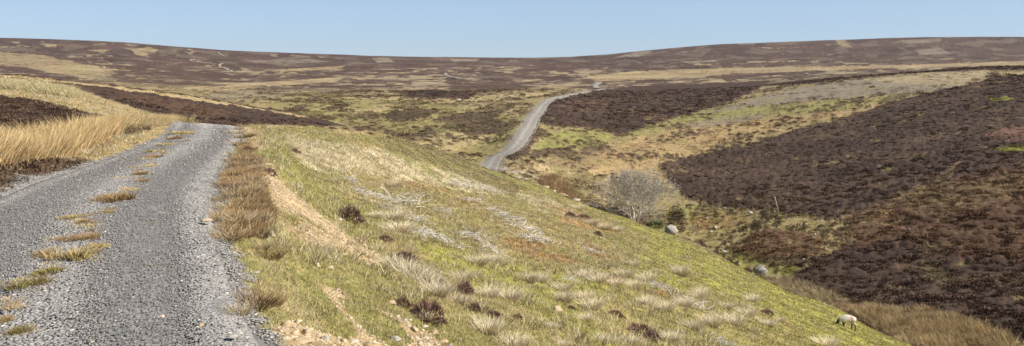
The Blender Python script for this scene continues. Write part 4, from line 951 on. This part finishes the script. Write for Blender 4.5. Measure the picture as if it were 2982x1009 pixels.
for n, (px, py, w, h, lb) in enumerate([(2083,668,18,12,'small bluish rock in the clearing right of the angular boulder'),(2070,678,14,8,'small rock just below the bluish one'),(2058,640,10,7,'tiny pale rock above the bluish one'),(2185,628,20,12,'tan rock at the left of the leaning post'),(2110,612,12,8,'tiny tan rock far left of the leaning post'),(2108,738,20,9,'flat pale rock above the rounded boulder, to its left'),(2647,675,12,9,'white rock alone in the middle of the dark heather'),(1335,297,22,10,'white rock pair on the dark patch left of the far road'),(2372,690,14,9,'small pale rock at the edge of the heather glade'),(2340,762,8,7,'tiny white rock below the heather glade')]):
    x, y, z = place(px, py, 'F'); q = y/F
    o = RKS.put(3+n*4, (x, y, z+h*q*.3+.12), (w*q*.5, w*q*.45, h*q*.7), R.uniform(0, 6), lb, None)
# pale rocks strewn over the far moor
fx = R.uniform(0, 2982, 230); clus = []
for n in range(230):
    px = fx[n]; top = np.interp(px, SIL[:, 0], [0]*len(SIL)); yy = R.uniform(.0, 1)
    if n % 3 == 0: px = R.choice([2330, 2420, 1500, 150+130, 2900, 2250, 1720, 2520])+R.normal(0, 55); py = R.choice([172, 160, 188, 178])+R.normal(0, 7)
    else: py = 165+70*yy
    if not (0 < px < 2982): px = 1500
    sk = np.interp(px, [0,700,1400,1800,2100,2700,2982], [116,153,172,160,134,112,112]); py = max(py, sk+8)
    if px < 900: py = min(py, np.interp(px, [0,500,900], [205,262,320]))
    x, y, z = place(px, py, 'F'); q = y/F; w = R.uniform(1.6, 4.2)
    RKS.put(3 if n % 2 else 1, (x, y, z+w*q*.15), (w*q*.5, w*q*.5, w*q*.32), R.uniform(0, 6), 'tiny pale rock strewn among others on the far brown moor', 'pale rocks strewn over the far moor')

# ------------------------------------------------------------------ leaning post
def tube(pts, rad, ns=8, col=(1, 1, 1)):
    pts = [np.array(p, float) for p in pts]; V = []; Fc = []; n = len(pts)
    for i, p in enumerate(pts):
        d = pts[min(i+1, n-1)]-pts[max(i-1, 0)]; d /= np.linalg.norm(d)+1e-9
        a = np.cross(d, [0, 0, 1] if abs(d[2]) < .9 else [1, 0, 0]); a /= np.linalg.norm(a); b = np.cross(d, a)
        for s in range(ns): th = 2*math.pi*s/ns; V.append(p+rad[i]*(a*math.cos(th)+b*math.sin(th)))
    for i in range(n-1):
        for s in range(ns): e = i*ns+s; f2 = i*ns+(s+1) % ns; Fc += [[e, f2, e+ns], [f2, f2+ns, e+ns]]
    for s in range(1, ns-1): Fc += [[0, s+1, s], [(n-1)*ns, (n-1)*ns+s, (n-1)*ns+s+1]]
    return np.array(V), np.array(Fc), np.tile(np.array(col), (len(V), 1))
x, y, z = place(2268, 620, 'F'); q = y/F
root = bpy.data.objects.new('marker_post', None); coll.objects.link(root); root.location = (x, y, z); tag(root, 'thin leaning wooden marker post with a whitish top at the heather edge', 'post')
H_ = 44*q*1.05; lx = -12*q
v = tube([(0, 0, -.2), (lx*.4, 0, H_*.4), (lx*.86, 0, H_*.86)], [.07, .065, .055], 7, (.50,.44,.36)); mesh('shaft', *v, M_bark, parent=root)
v = tube([(lx*.86, 0, H_*.86), (lx*.98, 0, H_*.98), (lx, 0, H_)], [.065, .062, .03], 7, (.80,.78,.72)); mesh('painted_tip', *v, M_bark, parent=root)

# ------------------------------------------------------------------ bare tree
x, y, z = place(1850, 652, 'F'); q = y/F; TH = 150*q; TW = 112*q
root = bpy.data.objects.new('bare_tree', None); coll.objects.link(root); root.location = (x, y, z); tag(root, 'leafless grey tree with a wide bushy crown in the ravine', 'tree')
rt_ = np.random.default_rng(77); TP = []; CP = []
def grow(p, d, L, r, lev, dest):
    pts = [p]; rads = [r]; n = 4; kids = []
    for j in range(n):
        d = d+rt_.normal(0, .13, 3)+np.array([0, 0, .03]); d /= np.linalg.norm(d); p = p+d*L/n; pts.append(p); rads.append(max(r*(1-.5*(j+1)/n), .012)); kids.append((p, d))
    dest.append(tube(pts, rads, 5 if lev < 2 else 3, np.array((.60,.53,.42))*(1.35 if lev < 3 else .82)*rt_.uniform(.8, 1.15)))
    if lev >= 5: return
    nk = (4, 4, 4, 3, 3)[lev]
    for k in range(nk):
        j = rt_.integers(1 if lev else 0, n) if k else n-1
        pp, dd = kids[j]; sd = rt_.normal(0, 1, 3); sd -= dd*(sd@dd); sd /= np.linalg.norm(sd)
        ang = rt_.uniform(.3, .8); nd = dd*math.cos(ang)+sd*math.sin(ang)
        # keep inside the crown's bowl
        e = (pp[0]/TW)**2+(pp[1]/TW)**2+((pp[2]-TH*.5)/(TH*.55))**2
        LL = L*rt_.uniform(.6, .85)
        if e > 1: LL *= .45
        if pp[2] > TH*.95: nd[2] = min(nd[2], .1)
        grow(pp, nd, LL, max(rads[j+1]*.72, .013), lev+1, CP)
for k in range(9):
    a = 2*math.pi*k/9+rt_.uniform(-.3, .3); lean = rt_.uniform(.25, 1.05); d = np.array([math.cos(a)*lean, math.sin(a)*lean*.9, 1.0]); d /= np.linalg.norm(d)
    grow(np.array([math.cos(a)*.12, math.sin(a)*.12, -.15]), d, TH*rt_.uniform(.34, .5), .12, 0, TP)
v, f, c = join(TP); mesh('trunk', v, f, c, M_bark, parent=root)
v, f, c = join(CP)
mesh('crown', v, f, c, M_bark, parent=root)

x, y, z = place(1908, 660, 'F'); q = y/F
o = mesh('green_shrub', *tinted(bush(991, 900), (.20, .22, .08)), M_veg_obj); o.location = (x, y, z-.05); o.scale = (36*q, 36*q, 34*q); tag(o, 'low dark green shrub at the right foot of the bare tree', 'shrub')
# ------------------------------------------------------------------ grazing sheep (one continuous skinned body, facing left, head down)
x, y, z = place(2466, 957); slope = float((zf(x+.3, y)-zf(x-.3, y))/.6); sc_ = 54*(y/F)/1.18
# skeleton in metres: x forward is -X in the picture
J = {'hip': (.40,0,.64,.205), 'back': (.12,0,.68,.22), 'chest': (-.2,0,.64,.21), 'shoulder': (-.38,0,.60,.17), 'neck': (-.52,0,.50,.11), 'poll': (-.63,0,.38,.085), 'face': (-.72,0,.27,.062), 'muzzle': (-.77,0,.20,.045), 'tail0': (.60,0,.58,.07), 'tail': (.64,0,.42,.035)}
E = [('hip','back'),('back','chest'),('chest','shoulder'),('shoulder','neck'),('neck','poll'),('poll','face'),('face','muzzle'),('hip','tail0'),('tail0','tail')]
def gz_(dx, dy): return float(zf(x+dx*sc_, y+dy*sc_)-z)/sc_
for sd, nm in ((-.12, 'a'), (.12, 'b')):
    fx_ = -.27 if sd < 0 else -.16; hx = .48 if sd < 0 else .38
    g0, g1 = gz_(fx_, sd), gz_(hx, sd)
    J['elbow'+nm] = (-.24,sd*.9,.44,.095); J['knee'+nm] = (fx_,sd,.25+g0*.5,.045); J['fet'+nm] = (fx_-.01,sd,.07+g0,.038); J['hoof'+nm] = (fx_-.02,sd,.015+g0,.042)
    J['thigh'+nm] = (.42,sd*.95,.46,.12); J['stifle'+nm] = (.36,sd,.36+g1*.4,.075); J['hock'+nm] = (hx+.06,sd,.24+g1*.7,.046); J['hfet'+nm] = (hx,sd,.07+g1,.038); J['hhoof'+nm] = (hx-.015,sd,.015+g1,.042)
    J['ear'+nm] = (-.60,sd*.6,.44,.03); J['eartip'+nm] = (-.60,sd*1.25,.42,.016)
    E += [('chest','elbow'+nm),('elbow'+nm,'knee'+nm),('knee'+nm,'fet'+nm),('fet'+nm,'hoof'+nm),('hip','thigh'+nm),('thigh'+nm,'stifle'+nm),('stifle'+nm,'hock'+nm),('hock'+nm,'hfet'+nm),('hfet'+nm,'hhoof'+nm),('poll','ear'+nm),('ear'+nm,'eartip'+nm)]
keys = list(J); me = bpy.data.meshes.new('sheep'); me.from_pydata([J[k][:3] for k in keys], [(keys.index(a), keys.index(b)) for a, b in E], []); me.update()
sh = bpy.data.objects.new('sheep', me); coll.objects.link(sh)
sk = sh.modifiers.new('skin', 'SKIN')
for i, k in enumerate(keys): me.skin_vertices[0].data[i].radius = (J[k][3], J[k][3]); me.skin_vertices[0].data[i].use_root = (k == 'hip')
ss = sh.modifiers.new('sub', 'SUBSURF'); ss.levels = 2; ss.render_levels = 2
dg = bpy.context.evaluated_depsgraph_get(); ev = sh.evaluated_get(dg); m2 = bpy.data.meshes.new_from_object(ev)
sh.modifiers.clear(); sh.data = m2; m2.name = 'sheep'
vv = np.zeros(len(m2.vertices)*3, np.float32); m2.vertices.foreach_get('co', vv); vv = vv.reshape(-1, 3)
wool = np.array((.66,.61,.50)); dark = np.array((.05,.045,.04)); cc = np.tile(wool, (len(vv), 1))
legs_f = (vv[:, 2] < .42)&(vv[:, 0] < -.02)&(vv[:, 0] > -.42); head = vv[:, 0] < -.55
hl = (vv[:, 2] < .26)&(vv[:, 0] > .2)
cc[legs_f] = dark; cc[head] = dark; cc[hl] = (.16,.14,.12); cc[(vv[:, 0] < -.745)] = (.4,.38,.34)
red = ((vv[:, 0]-.24)**2/.010+(vv[:, 2]-.68)**2/.022+.35*fbm(vv[:, 0]*14, vv[:, 2]*14, 2, 3) < 1)&(vv[:, 1] < .02); cc[red] = (.58,.30,.26)
wl = (vv[:, 0] > -.52)&(vv[:, 2] > .42)
nrm = np.zeros(len(m2.vertices)*3, np.float32); m2.vertices.foreach_get('normal', nrm); nrm = nrm.reshape(-1, 3)
vv[wl] += nrm[wl]*(.03*fbm(vv[wl, 0]*12, vv[wl, 2]*12+vv[wl, 1]*7, 2, 5))[:, None]
m2.vertices.foreach_set('co', vv.ravel())
ca = m2.color_attributes.new('Col', 'FLOAT_COLOR', 'POINT'); a4 = np.ones((len(vv), 4), np.float32); a4[:, :3] = cc; ca.data.foreach_set('color', a4.ravel())
m2.polygons.foreach_set('use_smooth', np.ones(len(m2.polygons), bool)); m2.materials.clear(); m2.materials.append(mat_attr('fleece', .12, 30., .02, 45., 1.0)); m2.update()
sh.location = (x, y, z); sh.scale = (sc_,)*3; sh.rotation_euler = (0, 0, .12)
tag(sh, 'white sheep with dark head and a red mark on its flank, grazing head down', 'sheep')

# ------------------------------------------------------------------ air
HAZE = True
if HAZE:
    bm_v = []
    zb = float(gz.min())-1.0; zt = float(gz.max())+30
    for sx2 in (-5600, 5600):
        for sy2 in (-5600, 5600):
            for sz2 in (zb, zt): bm_v.append((sx2, sy2, sz2))
    hf = [(0,1,3,2),(4,6,7,5),(0,4,5,1),(2,3,7,6),(0,2,6,4),(1,5,7,3)]
    o = mesh('haze', bm_v, hf); m = bpy.data.materials.new('haze_air'); m.use_nodes = True; nt = m.node_tree; nt.nodes.remove(nt.nodes['Principled BSDF'])
    pv = nt.nodes.new('ShaderNodeVolumePrincipled'); pv.inputs['Density'].default_value = .000035; pv.inputs['Color'].default_value = (.80,.86,.95,1); pv.inputs['Anisotropy'].default_value = .3
    link(nt, pv.outputs[0], nt.nodes['Material Output'].inputs['Volume']); o.data.materials.append(m)
    tag(o, 'thin pale air that softens the farthest moor', 'haze', kind='stuff')

# ------------------------------------------------------------------ light, sky, camera
el = math.radians(43); sdx, sdy = .92, -.22; L = math.hypot(sdx, sdy)
sdir = Vector((sdx/L*math.cos(el), sdy/L*math.cos(el), math.sin(el)))
sun = bpy.data.lights.new('sun', 'SUN'); sun.energy = 4.7; sun.angle = math.radians(.53); sun.color = (1, .945, .85)
so = bpy.data.objects.new('sun', sun); coll.objects.link(so); so.rotation_euler = sdir.to_track_quat('Z', 'Y').to_euler(); so.location = sdir*50
w = bpy.data.worlds.new('World'); scene.world = w; w.use_nodes = True; nt = w.node_tree; bg = nt.nodes['Background']
sky = nt.nodes.new('ShaderNodeTexSky'); sky.sky_type = 'NISHITA'; sky.sun_disc = False; sky.sun_elevation = el; sky.sun_rotation = math.atan2(sdir.x, sdir.y)
sky.air_density = 1.0; sky.dust_density = .0; sky.ozone_density = 2.5; sky.altitude = 2500
tv = nnode(nt, 'ShaderNodeVectorMath', operation='MULTIPLY'); tv.inputs[1].default_value = (.99, .975, 1.07); link(nt, sky.outputs[0], tv.inputs[0]); 
tc = nt.nodes.new('ShaderNodeTexCoord'); sz = nt.nodes.new('ShaderNodeSeparateXYZ'); link(nt, tc.outputs['Generated'], sz.inputs[0])
mf = nnode(nt, 'ShaderNodeMapRange'); mf.interpolation_type = 'SMOOTHSTEP'; mf.inputs['From Min'].default_value = .08; mf.inputs['From Max'].default_value = .45; mf.inputs['To Min'].default_value = .62; mf.inputs['To Max'].default_value = .0; link(nt, sz.outputs['Z'], mf.inputs['Value'])
mxs = nt.nodes.new('ShaderNodeMix'); mxs.data_type = 'RGBA'; link(nt, mf.outputs[0], mxs.inputs[0]); link(nt, tv.outputs[0], mxs.inputs[6]); mxs.inputs[7].default_value = (4.67, 6.27, 7.98, 1); link(nt, mxs.outputs[2], bg.inputs['Color']); bg.inputs['Strength'].default_value = .083
cam = bpy.data.cameras.new('camera'); cam.sensor_width = 36; cam.lens = 36*F/2982; cam.shift_y = -(504.5-HY)/2982; cam.clip_start = .1; cam.clip_end = 20000
co = bpy.data.objects.new('camera', cam); coll.objects.link(co); co.rotation_euler = (math.pi/2, 0, 0); scene.camera = co
scene.view_settings.view_transform = 'Standard'; scene.view_settings.look = 'None'; scene.view_settings.exposure = 0.34; scene.view_settings.gamma = 1
scene.cycles.max_bounces = 5; scene.cycles.diffuse_bounces = 2; scene.cycles.volume_bounces = 0
